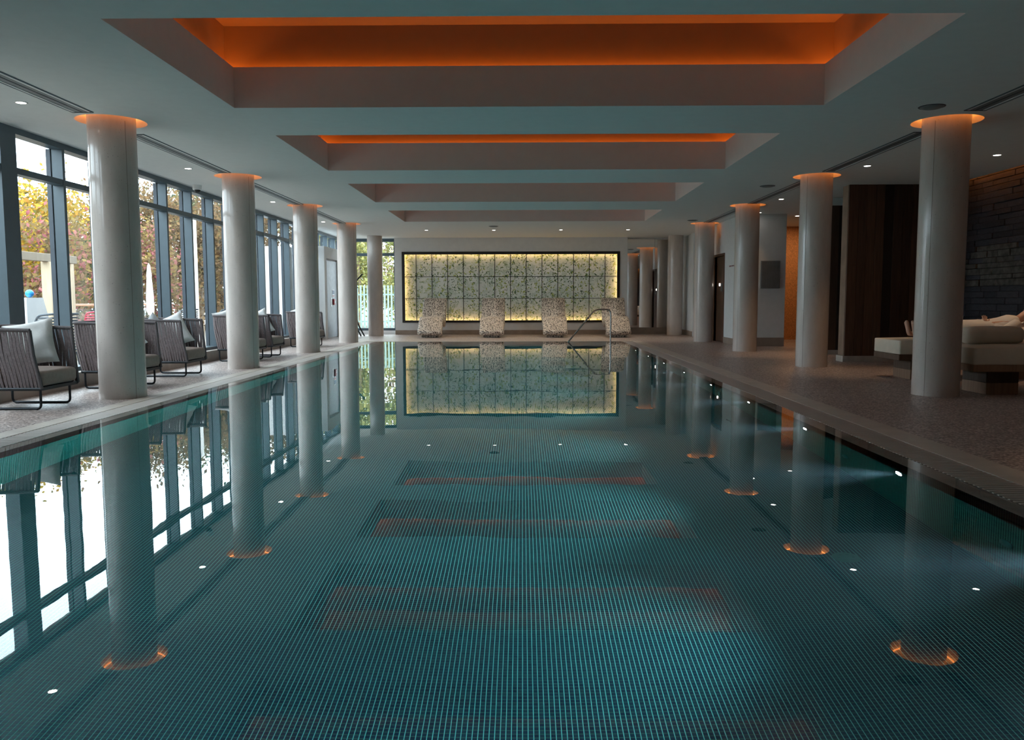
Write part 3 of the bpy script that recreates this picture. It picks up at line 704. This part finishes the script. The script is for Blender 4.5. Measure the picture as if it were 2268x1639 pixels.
# mosaic loungers
prof = [(0, .16), (.12, .23), (.3, .36), (.45, .47), (.58, .51), (.70, .49), (.84, .42), (.98, .365), (1.10, .37), (1.22, .47), (1.35, .68), (1.48, .90), (1.58, 1.05)]
def smooth_path(p, n=4):
    out = []
    for i in range(len(p)-1):
        p0 = p[max(i-1, 0)]; p1 = p[i]; p2 = p[i+1]; p3 = p[min(i+2, len(p)-1)]
        for k in range(n):
            t = k/n
            out.append(tuple(.5*((2*b)+(-a+c)*t+(2*a-5*b+4*c-d)*t*t+(-a+3*b-3*c+d)*t**3) for a, b, c, d in zip(p0, p1, p2, p3)))
    out.append(p[-1]); return out
def lounger_mesh():
    P = smooth_path(prof); th = .085; top = []; bot = []
    for i, (y, z) in enumerate(P):
        a = P[max(i-1, 0)]; b = P[min(i+1, len(P)-1)]; dy_, dz_ = b[0]-a[0], b[1]-a[1]; l = math.hypot(dy_, dz_); nx, nz = -dz_/l, dy_/l
        top.append((y+nx*th, z+nz*th)); bot.append((y-nx*th, z-nz*th))
    a, b = P[0], P[1]; d = Vector((a[0]-b[0], a[1]-b[1])).normalized(); nrm = Vector((-d.y, d.x))
    e0 = [(a[0]+d.x*th*math.sin(t)+nrm.x*th*math.cos(t), a[1]+d.y*th*math.sin(t)+nrm.y*th*math.cos(t)) for t in [PI*k/6 for k in range(1, 6)]]
    a, b = P[-1], P[-2]; d = Vector((a[0]-b[0], a[1]-b[1])).normalized(); nrm = Vector((-d.y, d.x))
    e1 = [(a[0]+d.x*th*math.sin(t)+nrm.x*th*math.cos(t), a[1]+d.y*th*math.sin(t)+nrm.y*th*math.cos(t)) for t in [PI*k/6 for k in range(1, 6)]]
    loop = top+e1+list(reversed(bot))+e0
    n = len(loop); secs = []
    cx_ = sum(p[0] for p in loop)/n
    for x, ins in ((-.35, .045), (-.34, .018), (-.315, 0), (.315, 0), (.34, .018), (.35, .045)):
        row = []
        for i, (y, z) in enumerate(loop):
            a = loop[i-1]; b = loop[(i+1) % n]; t = Vector((b[0]-a[0], b[1]-a[1])); t = t.normalized() if t.length else Vector((1, 0)); row.append((x, y-t.y*-ins*-1, z-t.x*ins) if False else (x, y+t.y*ins, z-t.x*ins))
        secs.append(row)
    m = MB(); v = [p for s in secs for p in s]; f = []
    for s in range(len(secs)-1):
        for i in range(n): f.append((s*n+i, (s+1)*n+i, (s+1)*n+(i+1) % n, s*n+(i+1) % n))
    m.add(v, f, True)
    for s in (0, len(secs)-1):
        off = s*n; nt = len(P)
        # strip cap between top and bottom rows
        tp = list(range(nt)); bt = [nt+5+(nt-1-i) for i in range(nt)]
        cap = [(tp[i], tp[i+1], bt[i+1], bt[i]) for i in range(nt-1)]
        cap.append(tuple([tp[-1]]+list(range(nt, nt+5))+[bt[-1]])); cap.append(tuple([bt[0]]+list(range(2*nt+5, 2*nt+10))+[tp[0]]))
        m.add(secs[s], [tuple(c) if s == 0 else tuple(reversed(c)) for c in cap])
    return m.mesh('shell')
lme = lounger_mesh(); lme.materials.append(MT['lounger'])
lb = MB(); lb.bbox(-.25, .25, .10, 1.25, 0, .12, .02); lb.bbox(-.22, .22, .32, .86, .1, .42, .03); lb.bbox(-.22, .22, .80, 1.35, .1, .33, .03); lbe = lb.mesh('base'); lbe.materials.append(MT['lounger'])
LB = ['before the leaf panels, nearest of four to the window', 'before the leaf panels, second of four from the window', 'before the leaf panels, third of four from the window', 'behind the steel handrail, rightmost of four']
for i, (x, y, rz) in enumerate(((-2.64, 22.95, -.0), (-.87, 22.95, 0), (.94, 22.95, 0), (2.74, 22.95, 0))):
    o = empty('mosaic_lounger', (x, y, 0), rz); tag(o, 'pebble mosaic lounger '+LB[i], 'lounger', 'pebble mosaic loungers')
    put('shell', lme, o); put('base', lbe, o)
# pool hoist behind the fourth window side column
o = empty('pool_hoist', (-4.86, 23.6, 0)); tag(o, 'dark metal pool hoist half hidden behind the fourth window side column', 'hoist')
m = MB(); m.tube(rounded([(-.12, 0, .5), (-.12, 0, 1.5), (-.02, 0, 1.6), (.20, 0, 1.84)], .08), .022, 8); m.build('arm', MT['metal'], o)
m = MB(); m.tube([(-.1, 0, 1.42), (.02, 0, 1.42), (.06, 0, 1.45)], .014, 8); m.build('hook', MT['metal'], o)
for k, (xa, xb) in enumerate(((-.10, .13), (-.04, .21))):
    m = MB(); m.tube([(xa, k*.1, .62), (xa+(xb-xa)*.4, k*.1, .30), (xb, k*.1, .02)], .02, 8); m.build('leg', MT['metal'], o)
m = MB(); m.bbox(-.3, -.02, -.2, .2, 0, .5, .02); m.build('base', MT['metal'], o)

# ------------------------------------------------------------------ armchairs
def pillow_mesh(w, t, name):
    n = 14; m = MB(); v = []; f = []
    for sgn in (1, -1):
        for i in range(n+1):
            for j in range(n+1):
                a, b = i/n*2-1, j/n*2-1
                e = (1-a*a)*(1-b*b); pinch = 1-.10*(1-abs(a)**2)*(abs(b)**3) ; pin2 = 1-.10*(1-abs(b)**2)*(abs(a)**3)
                v.append((a*w/2*pin2, b*w/2*pinch, sgn*t/2*max(e, 0)**.42+.012*math.sin(5*a+3*b)*e))
    k = (n+1)**2
    for i in range(n):
        for j in range(n):
            q = (i*(n+1)+j, (i+1)*(n+1)+j, (i+1)*(n+1)+j+1, i*(n+1)+j+1)
            f.append(q); f.append(tuple(x+k for x in reversed(q)))
    m.add(v, f, True); return m.mesh(name)
def cushion_mesh(x0, x1, y0, y1, z0, z1, r, name):
    m = MB(); n = 10; v = []; f = []
    lv = [(z0, r), (z0+r*.3, r*.3), (z0+r, 0), (z1-r, 0), (z1-r*.3, r*.3), (z1, r)]
    per = []
    def rect(ins):
        a0, a1, b0, b1 = x0+ins, x1-ins, y0+ins, y1-ins; rr = .03; pts = []
        for cx_, cy_, t0 in ((a1-rr, b1-rr, 0), (a0+rr, b1-rr, PI/2), (a0+rr, b0+rr, PI), (a1-rr, b0+rr, 1.5*PI)):
            for k in range(4): t = t0+k/3*PI/2; pts.append((cx_+rr*math.cos(t), cy_+rr*math.sin(t)))
        return pts
    for z, ins in lv:
        v += [(x, y, z) for x, y in rect(ins)]
    c = 16
    for i in range(len(lv)-1):
        for k in range(c): f.append((i*c+k, i*c+(k+1) % c, (i+1)*c+(k+1) % c, (i+1)*c+k))
    m.add(v, f, True)
    inner = [(x0+(p[0]-x0)*.5+(x1-x0)*.25, y0+(p[1]-y0)*.5+(y1-y0)*.25, z1+.018) for p in rect(r)]
    topr = v[-c:]
    m.add(topr+inner, [(k, (k+1) % c, c+(k+1) % c, c+k) for k in range(c)], True); m.add(inner, [tuple(range(c))], True); m.add(v[:c], [tuple(reversed(range(c)))])
    return m.mesh(name)
ZB, ZT = .215, .795
top_pts = rounded([(.30, -.375, ZT-.01), (-.37, -.375, ZT+.012), (-.37, .375, ZT+.012), (.30, .375, ZT-.01)], .10, 6)
bot_pts = rounded([(.365, -.335, ZB), (-.31, -.335, ZB), (-.31, .335, ZB), (.365, .335, ZB)], .08, 6)
def along(pts, t):
    P = [Vector(p) for p in pts]; L = [0]
    for a, b in zip(P, P[1:]): L.append(L[-1]+(b-a).length)
    d = t*L[-1]
    for i in range(len(P)-1):
        if d <= L[i+1] or i == len(P)-2:
            k = (d-L[i])/(L[i+1]-L[i]); return P[i].lerp(P[i+1], min(k, 1)), (P[i+1]-P[i]).normalized()
CH = {}
m = MB(); m.tube(top_pts, .019, 8); CH['rim'] = m.mesh('rim'); CH['rim'].materials.append(MT['rim'])
m = MB(); m.tube(bot_pts, .014, 8); m.box(-.30, .36, -.33, .33, ZB-.02, ZB+.012); CH['seat_frame'] = m.mesh('seat_frame'); CH['seat_frame'].materials.append(MT['metal'])
posts = []
for s in (-1, 1):
    m = MB(); m.tube([(.30, s*.375, ZT-.01), (.318, s*.368, .55), (.365, s*.335, ZB)], .017, 8); me = m.mesh('front_post'); me.materials.append(MT['rim']); posts.append(me)
legs = []
for s in (-1, 1):
    m = MB(); m.tube(rounded([(.31, s*.265, ZB), (.31, s*.265, .012), (-.29, s*.265, .012), (-.29, s*.265, ZB)], .045, 5), .0125, 8); m.box(.235, .275, s*.265-.016, s*.265+.016, 0, .012); m.box(-.255, -.215, s*.265-.016, s*.265+.016, 0, .012)
    me = m.mesh('leg'); me.materials.append(MT['metal']); legs.append(me)
straps = []; NS = 56
for k in range(NS):
    t = (k+.5)/NS; a, ta = along(top_pts, t); b, tb = along(bot_pts, t); m = MB(); n = 9; vs = []
    ph = random.uniform(-1, 1)*1.3
    for i in range(n+1):
        u = i/n; p = a.lerp(b, u); tg = ta.lerp(tb, u).normalized(); out = Vector((tg.y, -tg.x, 0)).normalized()
        out = -out if out.dot(Vector((p.x+.02, p.y, 0))) < 0 else out
        p = p+out*(.018*math.sin(PI*u))+tg*(.010*math.sin(2*PI*u+ph)*math.sin(PI*u)+.006*ph*math.sin(PI*u))
        hw = .0155-.0035*(abs(2*u-1)**3)
        for sx, so_ in ((-1, -1), (1, -1), (1, 1), (-1, 1)): vs.append(p+tg*hw*sx+out*.004*so_)
    fs = []
    for i in range(n):
        for q in range(4): fs.append((i*4+q, i*4+(q+1) % 4, (i+1)*4+(q+1) % 4, (i+1)*4+q))
    m.add(vs, fs); me = m.mesh('strap'); me.materials.append(MT['strap']); straps.append(me)
CH['cush'] = cushion_mesh(-.29, .37, -.315, .315, ZB+.02, .385, .035, 'cushion'); CH['cush'].materials.append(MT['cush'])
CHL = ['nearest grey rope armchair at the left edge by the window', 'second grey rope armchair from the near end, behind the nearest window side column', 'third grey rope armchair from the near end, just before the second window side column',
       'fourth grey rope armchair, just past the second window side column', 'fifth grey rope armchair, between the second and third window side columns', 'sixth and farthest grey rope armchair, behind the third window side column']
chairs = ((-5.05, 8.07, .02), (-5.03, 9.97, -.03), (-5.04, 11.5, .0), (-5.04, 14.35, .03), (-5.04, 15.4, -.02), (-5.05, 18.75, .05))
for i, (x, y, rz) in enumerate(chairs):
    o = empty('armchair', (x, y, 0), rz); tag(o, CHL[i], 'armchair', 'rope armchairs along the window')
    put('rim', CH['rim'], o); put('seat_frame', CH['seat_frame'], o); put('seat_cushion', CH['cush'], o)
    for me in posts: put('front_post', me, o)
    for me in legs: put('leg', me, o)
    for me in straps: put('strap', me, o)
pw1 = pillow_mesh(.50, .17, 'pillow'); pw2 = pillow_mesh(.46, .15, 'pillow')
def pillow(x, y, z, spin, tilt, yaw, mat, label, me=pw1):
    k = me.copy(); k.materials.clear(); k.materials.append(MT[mat])
    rot = (Matrix.Rotation(yaw, 3, 'Z') @ Matrix.Rotation(tilt, 3, 'Y') @ Matrix.Rotation(spin, 3, 'Z')).to_euler()
    o = put('pillow', k, None, (x, y, z), rot); tag(o, label, 'pillow', 'loose pillows on the armchairs')
pillow(-5.12, 8.31, .625, .20, 1.25, -1.35, 'linen', 'large pale linen pillow leaning in the nearest armchair')
pillow(-5.30, 7.90, .63, .05, 1.30, .3, 'green', 'olive green pillow in the nearest armchair', pw2)
pillow(-5.14, 10.20, 0.600, .60, 1.28, -1.3, 'linen2', 'white pillow tipped on its corner in the second armchair')
pillow(-5.24, 9.95, 0.605, .25, 1.20, -.9, 'linen', 'pale pillow beside the white one in the second armchair', pw2)
pillow(-5.14, 11.73, 0.610, .42, 1.28, -1.3, 'linen2', 'white pillow leaning in the third armchair')
pillow(-5.24, 11.45, 0.605, .70, 1.2, -.7, 'linen3', 'grey pillow leaning in the third armchair', pw2)
pillow(-5.20, 14.22, .675, .25, 1.3, -.6, 'linen2', 'white pillow leaning in the fourth armchair')
pillow(-5.12, 14.56, 0.615, .5, 1.25, -1.3, 'linen2', 'tilted white pillow beside another in the fourth armchair', pw2)
pillow(-5.14, 15.62, 0.620, .4, 1.28, -1.3, 'linen2', 'white pillow leaning in the fifth armchair')
pillow(-5.26, 15.35, .65, .1, 1.2, -.3, 'green', 'olive pillow beside the white one in the fifth armchair', pw2)
pillow(-5.20, 18.85, .67, .4, 1.28, -1.0, 'linen', 'pale pillow leaning in the farthest armchair')

# ------------------------------------------------------------------ daybeds
def daybed(x, y, label):
    o = empty('daybed', (x, y, 0)); tag(o, label, 'daybed', 'timber daybeds before the slate wall')
    m = MB()
    m.bbox(.0, 2.1, -.38, .38, .265, .345, .006); m.build('platform', MT['timber'], o)
    for xx in (.22, 1.55):
        for k in range(2):
            m = MB(); m.bbox(xx, xx+.36, -.25+.0*k, .25, k*.132, k*.132+.13, .004); m.build('block', MT['timber'], o)
    me = cushion_mesh(.0, 2.12, -.39, .39, .345, .53, .012, 'mattress'); me.materials.append(MT['cream']); put('mattress', me, o)
    return o
daybed(4.95, 11.01, 'cream daybed on timber blocks with a person lying on it')
daybed(4.98, 9.30, 'cream daybed on timber blocks nearest the camera, half hidden by the nearest daybed side column')
def bolster(x0, x1, y, z, r, name, mat, label):
    m = MB(); n = 12; prof_ = []
    for i in range(n+1):
        u = i/n; a = abs(2*u-1); prof_.append((max(.001, r*(1-a**6)**.5), u*(x1-x0)))
    m.lathe(prof_, n=24); o = m.build(name, MT[mat], loc=(x0, y, z), rot=(0, PI/2, 0)); tag(o, label, 'bolster'); return o
bolster(5.12, 5.90, 9.52, .645, .108, 'bolster', 'cream', 'round cream bolster lying on the nearer daybed')
k = cushion_mesh(-.25, .25, -.33, .33, -.06, .06, .05, 'headrest'); k.materials.append(MT['towel'])
tag(put('head_pillow', k, None, (6.86, 11.0, .685), (0, -.62, 0)), 'white wedge pillow under the head of the lying person', 'pillow')
# person lying on the farther daybed, feet to the pool
def person():
    v = []; e = []; r = []
    def nd(p, rad, par=None):
        v.append(p); r.append(rad); i = len(v)-1
        if par is not None: e.append((par, i))
        return i
    Y0 = 11.0
    pel = nd((6.10, Y0, .66), (.15, .11)); wst = nd((6.30, Y0, .67), (.135, .10), pel); ch = nd((6.50, Y0, .71), (.16, .115), wst)
    nk0 = nd((6.66, Y0, .77), (.075, .07), ch); nk = nd((6.72, Y0, .80), (.052, .052), nk0)
    h1 = nd((6.78, Y0, .83), (.07, .075), nk); h2 = nd((6.86, Y0, .865), (.082, .092), h1); h3 = nd((6.93, Y0, .885), (.06, .065), h2)
    for s in (-1, 1):
        hip = nd((6.02, Y0+s*.095, .645), (.095, .09), pel); th = nd((5.84, Y0+s*.105, .64), (.078, .075), hip); kn = nd((5.66, Y0+s*.105, .635), (.056, .056), th)
        cf = nd((5.52, Y0+s*.10, .61), (.05, .052), kn); an = nd((5.33, Y0+s*.085, .60), (.034, .036), cf); he = nd((5.285, Y0+s*.085, .595), (.036, .04), an)
        b1 = nd((5.275, Y0+s*.09, .66), (.036, .030), he); b2 = nd((5.255, Y0+s*.095, .73), (.038, .024), b1); t0 = nd((5.245, Y0+s*.08, .785), (.017, .015), b2)
        for q in (.030, .052): nd((5.245, Y0+s*(.08+q), .775-q*.3), (.010, .010), b2)
    for s in (-1, 1):
        sh = nd((6.56, Y0+s*.175, .715), (.062, .062), ch)
        if s < 0:
            el = nd((6.36, Y0-.25, .635), (.042, .042), sh); wr = nd((6.235, Y0-.10, .72), (.027, .027), el); pm = nd((6.225, Y0-.07, .765), (.036, .018), wr)
        else:
            el = nd((6.40, Y0+.25, .65), (.042, .042), sh); wr = nd((6.23, Y0+.08, .76), (.027, .027), el); pm = nd((6.20, Y0+.04, .775), (.036, .016), wr)
        for q in range(4):
            a = (q-1.5)*.02
            k1 = nd((pm_ := v[pm])[:1] and (pm_[0]+a*.8, pm_[1]+.012, pm_[2]+(.045 if s < 0 else .012)), (.0095, .0095), pm)
            nd((v[k1][0]+a*.2-.004, v[k1][1]+.012*(1 if s < 0 else -2.5), v[k1][2]+((.038, .045, .043, .032)[q] if s < 0 else -.01)), (.008, .008), k1)
        tb = nd((v[pm][0]+.038, v[pm][1]-.01, v[pm][2]+.01), (.011, .011), pm); nd((v[tb][0]+.012, v[tb][1]+.004, v[tb][2]+.032), (.009, .009), tb)
    me = bpy.data.meshes.new('person_body'); me.from_pydata(v, e, []); me.materials.append(MT['skin'])
    o = put('person', me); md = o.modifiers.new('skin', 'SKIN'); md.use_smooth_shade = True
    sv = me.skin_vertices[0].data
    for i, q in enumerate(r): sv[i].radius = q
    sv[0].use_root = True
    ss = o.modifiers.new('sub', 'SUBSURF'); ss.levels = 2; ss.render_levels = 2
    return o
pr = person(); tag(pr, 'person in a white robe lying on the farther daybed with bare feet to the pool', 'person')
# clothing, hair and face of the person
def blobtube(pts, rads, name, mat, par, flat=.8):
    m = MB(); P = [Vector(p) for p in pts]; n = 20; rings = []
    for i, p in enumerate(P):
        rings.append([(p.x, p.y+rads[i]*math.cos(2*PI*k/n)*(1+.03*math.sin(7*k+i)), p.z+rads[i]*flat*math.sin(2*PI*k/n)*(1+.04*math.sin(5*k+2*i))) for k in range(n)])
    v = [q for g in rings for q in g]; f = []
    for i in range(len(P)-1):
        for k in range(n): f.append((i*n+k, i*n+(k+1) % n, (i+1)*n+(k+1) % n, (i+1)*n+k))
    m.add(v, f, True); return m.build(name, mat, par)
blobtube([(5.70, 11, .64), (5.78, 11, .65), (5.95, 11, .66), (6.10, 11, .665), (6.30, 11, .675), (6.45, 11, .70), (6.58, 11, .735), (6.66, 11, .775)], [.185, .20, .215, .205, .19, .205, .20, .11], 'robe', MT['towel'], pr, .62)
for s in (-1, 1):
    m = MB(); el = (6.37, 11+s*.25, .645) if s < 0 else (6.40, 11.25, .655)
    m.tube([(6.58, 11+s*.15, .72), (6.5, 11+s*.22, .69), el, ((6.29, 10.83, .68) if s < 0 else (6.31, 11.16, .71))], [.085, .08, .07, .062], 12); m.build('sleeve', MT['towel'], pr)
m = MB(); m.tube([(6.80, 11, .865), (6.87, 11, .90), (6.95, 11, .905), (6.985, 11, .88), (6.96, 11, .83)], [.03, .088, .095, .075, .03], 14); m.build('hair', MT['hair'], pr)
m = MB(); m.tube([(6.80, 11, .925), (6.825, 11, .958), (6.845, 11, .945)], [.012, .013, .008], 8); m.build('nose', MT['skin'], pr)
for s in (-1, 1):
    m = MB(); m.lathe([(0, .006), (.008, .005), (.012, 0)], n=10); m.build('eye', MT['hair'], pr, (6.862, 11+s*.032, .953))
    m = MB(); m.lathe([(0, .012), (.018, .008), (.024, 0), (.018, -.006)], n=12); m.build('ear', MT['skin'], pr, (6.86, 11+s*.083, .87), (-s*PI/2, 0, 0))
m = MB(); m.tube([(6.785, 10.975, .918), (6.782, 11, .922), (6.785, 11.025, .918)], .006, 6); m.build('mouth', plain('lips', (.40, .14, .12), .5), pr)

# ------------------------------------------------------------------ outside
m = MB(); m.box(-60, -5.95, -30, 70, -.35, -.12); m.box(-5.95, 40, YB+.1, 70, -.35, -.12); struct(m.build('ground', plain('terrace decking', (.24, .205, .17), .8, var=.15, scale=2)), 'brown terrace paving outside the windows')
m = MB(); m.bbox(-7.15, -6.05, 21.0, 21.3, -.12, 2.47, .01); struct(m.build('wall_garden', plain('white render', (.82, .80, .78), .8, var=.03)), 'white rendered garden wall outside')
pg = empty('timber_frame', (-9, 15.2, -.12)); tag(pg, 'pale timber post and beam frame on the terrace outside', 'timber frame')
for yy, hw in ((.1, .09), (.85, .05), (-2.3, .09)):
    m = MB(); m.bbox(-hw, hw, yy-hw, yy+hw, 0, 1.93, .006); m.build('post', MT['pergola'], pg)
m = MB(); m.bbox(-.06, .06, -2.6, 1.0, 1.93, 2.08, .006); m.build('beam', MT['pergola'], pg)
rl = empty('terrace_railing', (-9.4, 14, -.12)); tag(rl, 'reddish timber handrail with glass panels on the terrace', 'railing')
m = MB(); m.bbox(-.04, .04, 0, 6.5, 1.08, 1.13, .008); m.build('handrail', plain('reddish cedar', (.50, .25, .15), .6, var=.15), rl)
for k in range(6):
    m = MB(); m.bbox(-.03, .03, k*1.28, k*1.28+.06, 0, 1.08, .004); m.build('post', MT['pergola'], rl)
    if k < 5: m = MB(); m.box(-.005, .005, k*1.28+.08, k*1.28+1.26, .1, 1.02); m.build('pane', MT['glass'], rl)
ps = empty('parasol', (-9, 19.45, -.12)); tag(ps, 'closed white parasol on a white pole outside', 'parasol')
m = MB(); m.cyl(0, 0, 0, 2.05, .028, 12); m.build('pole', MT['whitemetal'], ps)
m = MB(); m.lathe([(.05, .85), (.09, .95), (.085, 1.3), (.055, 1.75), (.06, 1.8), (.03, 2.04), (0, 2.1)], n=14); m.build('folded_canopy', MT['linen2'], ps)
m = MB(); m.cyl(0, 0, 0, .07, .28, 20); m.build('foot', MT['grey'], ps)
m = MB(); m.bbox(-.06, .06, -.06, .06, 0, 3.5, .008); tag(m.build('lamp_post', plain('pale post', (.66, .64, .60), .7), loc=(-9.2, 22.7, -.12)), 'plain pale post standing outside before the trees', 'post')
# slanting white board with a blue ball
o = empty('slanted_board', (-7.4, 12.15, -.12)); tag(o, 'white slanted board standing outside at the left edge', 'board')
m = MB(); m.add([(0, -.30, 0), (0, .62, 0), (0, .12, 1.24), (0, -.3, 1.24), (.08, -.3, 0), (.08, .62, 0), (.08, .12, 1.24), (.08, -.3, 1.24)], [(0, 1, 2, 3), (7, 6, 5, 4), (0, 4, 5, 1), (1, 5, 6, 2), (2, 6, 7, 3), (3, 7, 4, 0)]); m.build('face', MT['whitemetal'], o)
m = MB(); m.bbox(-.5, 0, -.28, .1, 0, .9, .01); m.build('stand', MT['upstand'], o)
m = MB(); m.lathe([(.001, -.06)]+[(.06*math.cos(t), .06*math.sin(t)) for t in [PI*(k/10-.5) for k in range(1, 10)]]+[(.001, .06)], n=18)
tag(m.build('blue_ball', plain('blue plastic', (.03, .25, .55), .4), loc=(-7.36, 12.0, 1.18)), 'small blue ball on top of the white board', 'ball')
# outdoor chairs
def ochair(x, y, rz, mat, label):
    o = empty('outdoor_chair', (x, y, -.12), rz); tag(o, label, 'outdoor chair')
    m = MB(); m.bbox(-.25, .25, -.25, .25, .40, .44, .01); m.build('seat', mat, o)
    for a in (-1, 1):
        for b in (-1, 1): m = MB(); m.tube([(a*.22, b*.22, .40), (a*.26, b*.26, 0)], .015, 8); m.build('leg', mat, o)
    m = MB(); m.tube(rounded([(.25, -.24, .42), (-.05, -.28, .98), (-.26, -.26, 1.0), (-.26, .26, 1.0), (-.05, .28, .98), (.25, .24, .42)], .08), .016, 8); m.build('back_frame', mat, o)
    for k in range(12):
        z = .47+k*.043; t = (z-.42)/.56; xf = .25-.3*t
        m = MB(); m.tube(rounded([(xf, -.24-.04*t, z), (-.26, -.25, z), (-.26, .25, z), (xf, .24+.04*t, z)], .1), .014, 6); m.build('slat', mat, o)
    return o
gm = plain('grey outdoor cord', (.07, .085, .10), .7)
ochair(-6.9, 11.75, PI*.9, gm, 'grey outdoor chair with horizontal cords, nearest beyond the glass')
ochair(-7.4, 14.1, PI*.8, plain('red outdoor cord', (.45, .05, .08), .6), 'red outdoor chair beyond the glass')
ochair(-7.4, 17.5, PI, gm, 'grey outdoor chair outside near the closed parasol')
ochair(-7.0, 18.6, PI*1.1, gm, 'grey outdoor chair outside between the parasol and the white garden wall')
hd_ = empty('shade_hedge', (-12.6, 3, -.12)); tag(hd_, 'unseen hedge along the terrace beyond the left edge', 'shade_hedge')  # unseen planting added to keep daylight off the daybed side
m = MB(); m.bbox(-.5, .5, -13, 10.4, .0, 3.1, .1); m.build('core', plain('hedge core', (.03, .045, .025), .9), hd_)
m = MB()
for k in range(9000):
    p = Vector((random.choice((-.55, .55, random.uniform(-.5, .5)))+random.gauss(0, .06), random.uniform(-13.1, 10.5), random.uniform(0, 3.2)))
    d = Vector((random.gauss(0, 1), random.gauss(0, 1), random.gauss(0, 1))).normalized(); e = d.orthogonal().normalized(); m.add([p-d*.11, p+e*.06, p+d*.11, p-e*.06], [(0, 1, 2, 3)])
m.build('foliage', MT['lf_green'], hd_)
fn = empty('garden_fence', (-8, 33, -.12)); tag(fn, 'pale green upright paling fence in the garden beyond the end window', 'fence')
fmat = plain('pale green paint', (.20, .28, .24), .6)
pal = MB(); pal.bbox(-.035, .035, -.012, .012, 0, 1.75, .003); pme = pal.mesh('pale'); pme.materials.append(fmat)
for k in range(40): put('pale', pme, fn, (k*.14, 0, .05))
m = MB(); m.box(-.1, 5.6, .013, .04, .3, .36); m.box(-.1, 5.6, .013, .04, 1.4, 1.46); m.build('rail', fmat, fn)
# trees and shrubs
def tree(x, y, h, r, mat, n, label, ls=.16, trunk='bark', lift=.28, bare=.0):
    o = empty('tree', (x, y, -.12)); tag(o, label, 'tree', 'trees around the terrace')
    m = MB(); cl = []
    m.tube([(0, 0, 0), (.06, .05, h*.3), (-.04, .1, h*.6), (.05, .05, h*.92)], [.10+h*.008, .085, .055, .015], 8)
    for k in range(14):
        a = random.uniform(0, 2*PI); z0 = h*random.uniform(lift, .8); L = r*random.uniform(.6, 1.05); z1 = min(h, z0+random.uniform(.1, .5)*r)
        p1 = (L*math.cos(a), L*math.sin(a), z1); pm_ = (L*.5*math.cos(a+.2), L*.5*math.sin(a+.2), (z0+z1)/2+.1)
        m.tube([(0, .06, z0), pm_, p1], [.035, .02, .006], 5); cl += [p1, pm_]
        for q in range(3):
            b = random.uniform(0, 2*PI); m.tube([pm_, (pm_[0]+r*.35*math.cos(b), pm_[1]+r*.35*math.sin(b), pm_[2]+random.uniform(-.1, .5))], [.014, .004], 4)
    m.build('trunk', MT[trunk], o)
    for k in range(22):
        a = random.uniform(0, 2*PI); u = random.random()**.5; z = random.uniform(lift, 1)
        cl.append((r*u*math.cos(a)*(1.15-.5*z), r*u*math.sin(a)*(1.15-.5*z), h*z))
    m = MB(); cr_ = r*.34
    for k in range(n):
        c = random.choice(cl); s = ls*random.uniform(.5, 1.2)
        p = Vector((random.gauss(c[0], cr_*.6), random.gauss(c[1], cr_*.6), max(.1, random.gauss(c[2], cr_*.6))))
        d = Vector((random.gauss(0, 1), random.gauss(0, 1), random.gauss(0, 1))).normalized(); e = d.orthogonal().normalized()
        m.add([p-d*s, p+e*s*.55, p+d*s, p-e*s*.55], [(0, 1, 2, 3)])
    m.build('foliage', MT[mat], o)
T = [(-13.5, 20.5, 3.6, 1.5, 'lf_yellow', 2600, 'yellow autumn tree beyond the timber frame'), (-11.4, 19.6, 3.3, .9, 'lf_pink', 900, 'slim crimson leaved tree beside the nearest window side column'),
     (-14.5, 24.6, 2.9, 1.6, 'lf_green', 2600, 'dull green bushy tree low behind the yellow one'), (-17.5, 24.5, 4.6, 1.6, 'lf_green', 700, 'thin grey green tree against the sky'),
     (-11.6, 24.2, 3.9, 1.2, 'lf_pink', 2200, 'tree covered in pink red creeper'), (-14.0, 28.8, 5.0, 1.9, 'lf_rust', 3200, 'rust brown tree behind the closed parasol'),
     (-11.3, 28.2, 4.7, 1.4, 'lf_rust', 2200, 'slimmer brown tree to the right of the creeper tree'), (-12.5, 33.0, 5.6, 2.1, 'lf_rust', 3800, 'large rust brown tree behind the pale post'),
     (-14.5, 38.5, 6.8, 2.6, 'lf_green', 3600, 'large dull green tree left of the white garden wall'), (-10.4, 37.2, 6.2, 1.9, 'lf_rust', 3600, 'brown tree above the white garden wall'),
     (-9.6, 42.6, 7.4, 2.3, 'lf_lime', 3400, 'yellow green tree above the door lobby'), (-7.4, 36.5, 5.6, 1.5, 'lf_lime', 4200, 'yellow green tree in the end window, left of its column'),
     (-4.6, 37.0, 5.6, 1.5, 'lf_lime', 4200, 'yellow green tree in the end window, right of its column'), (-5.6, 43, 8.6, 2.4, 'lf_rust', 3600, 'brown tree tallest behind the end window'),
     (-12.8, 16.0, 2.4, 1.2, 'lf_green', 2000, 'dark green bush behind the white board'), (-18.5, 31, 5.6, 2.3, 'lf_yellow', 3000, 'golden tree far behind the creeper')]
for a in T: tree(*a[:5], int(a[5]*(3.2 if a[1] < 36 else 2.2)), a[6], ls=.075 if a[1] < 30 else .10, lift=.12 if a[2] < 4 or a[0] > -13 else .25)

print('objects', len(bpy.data.objects))
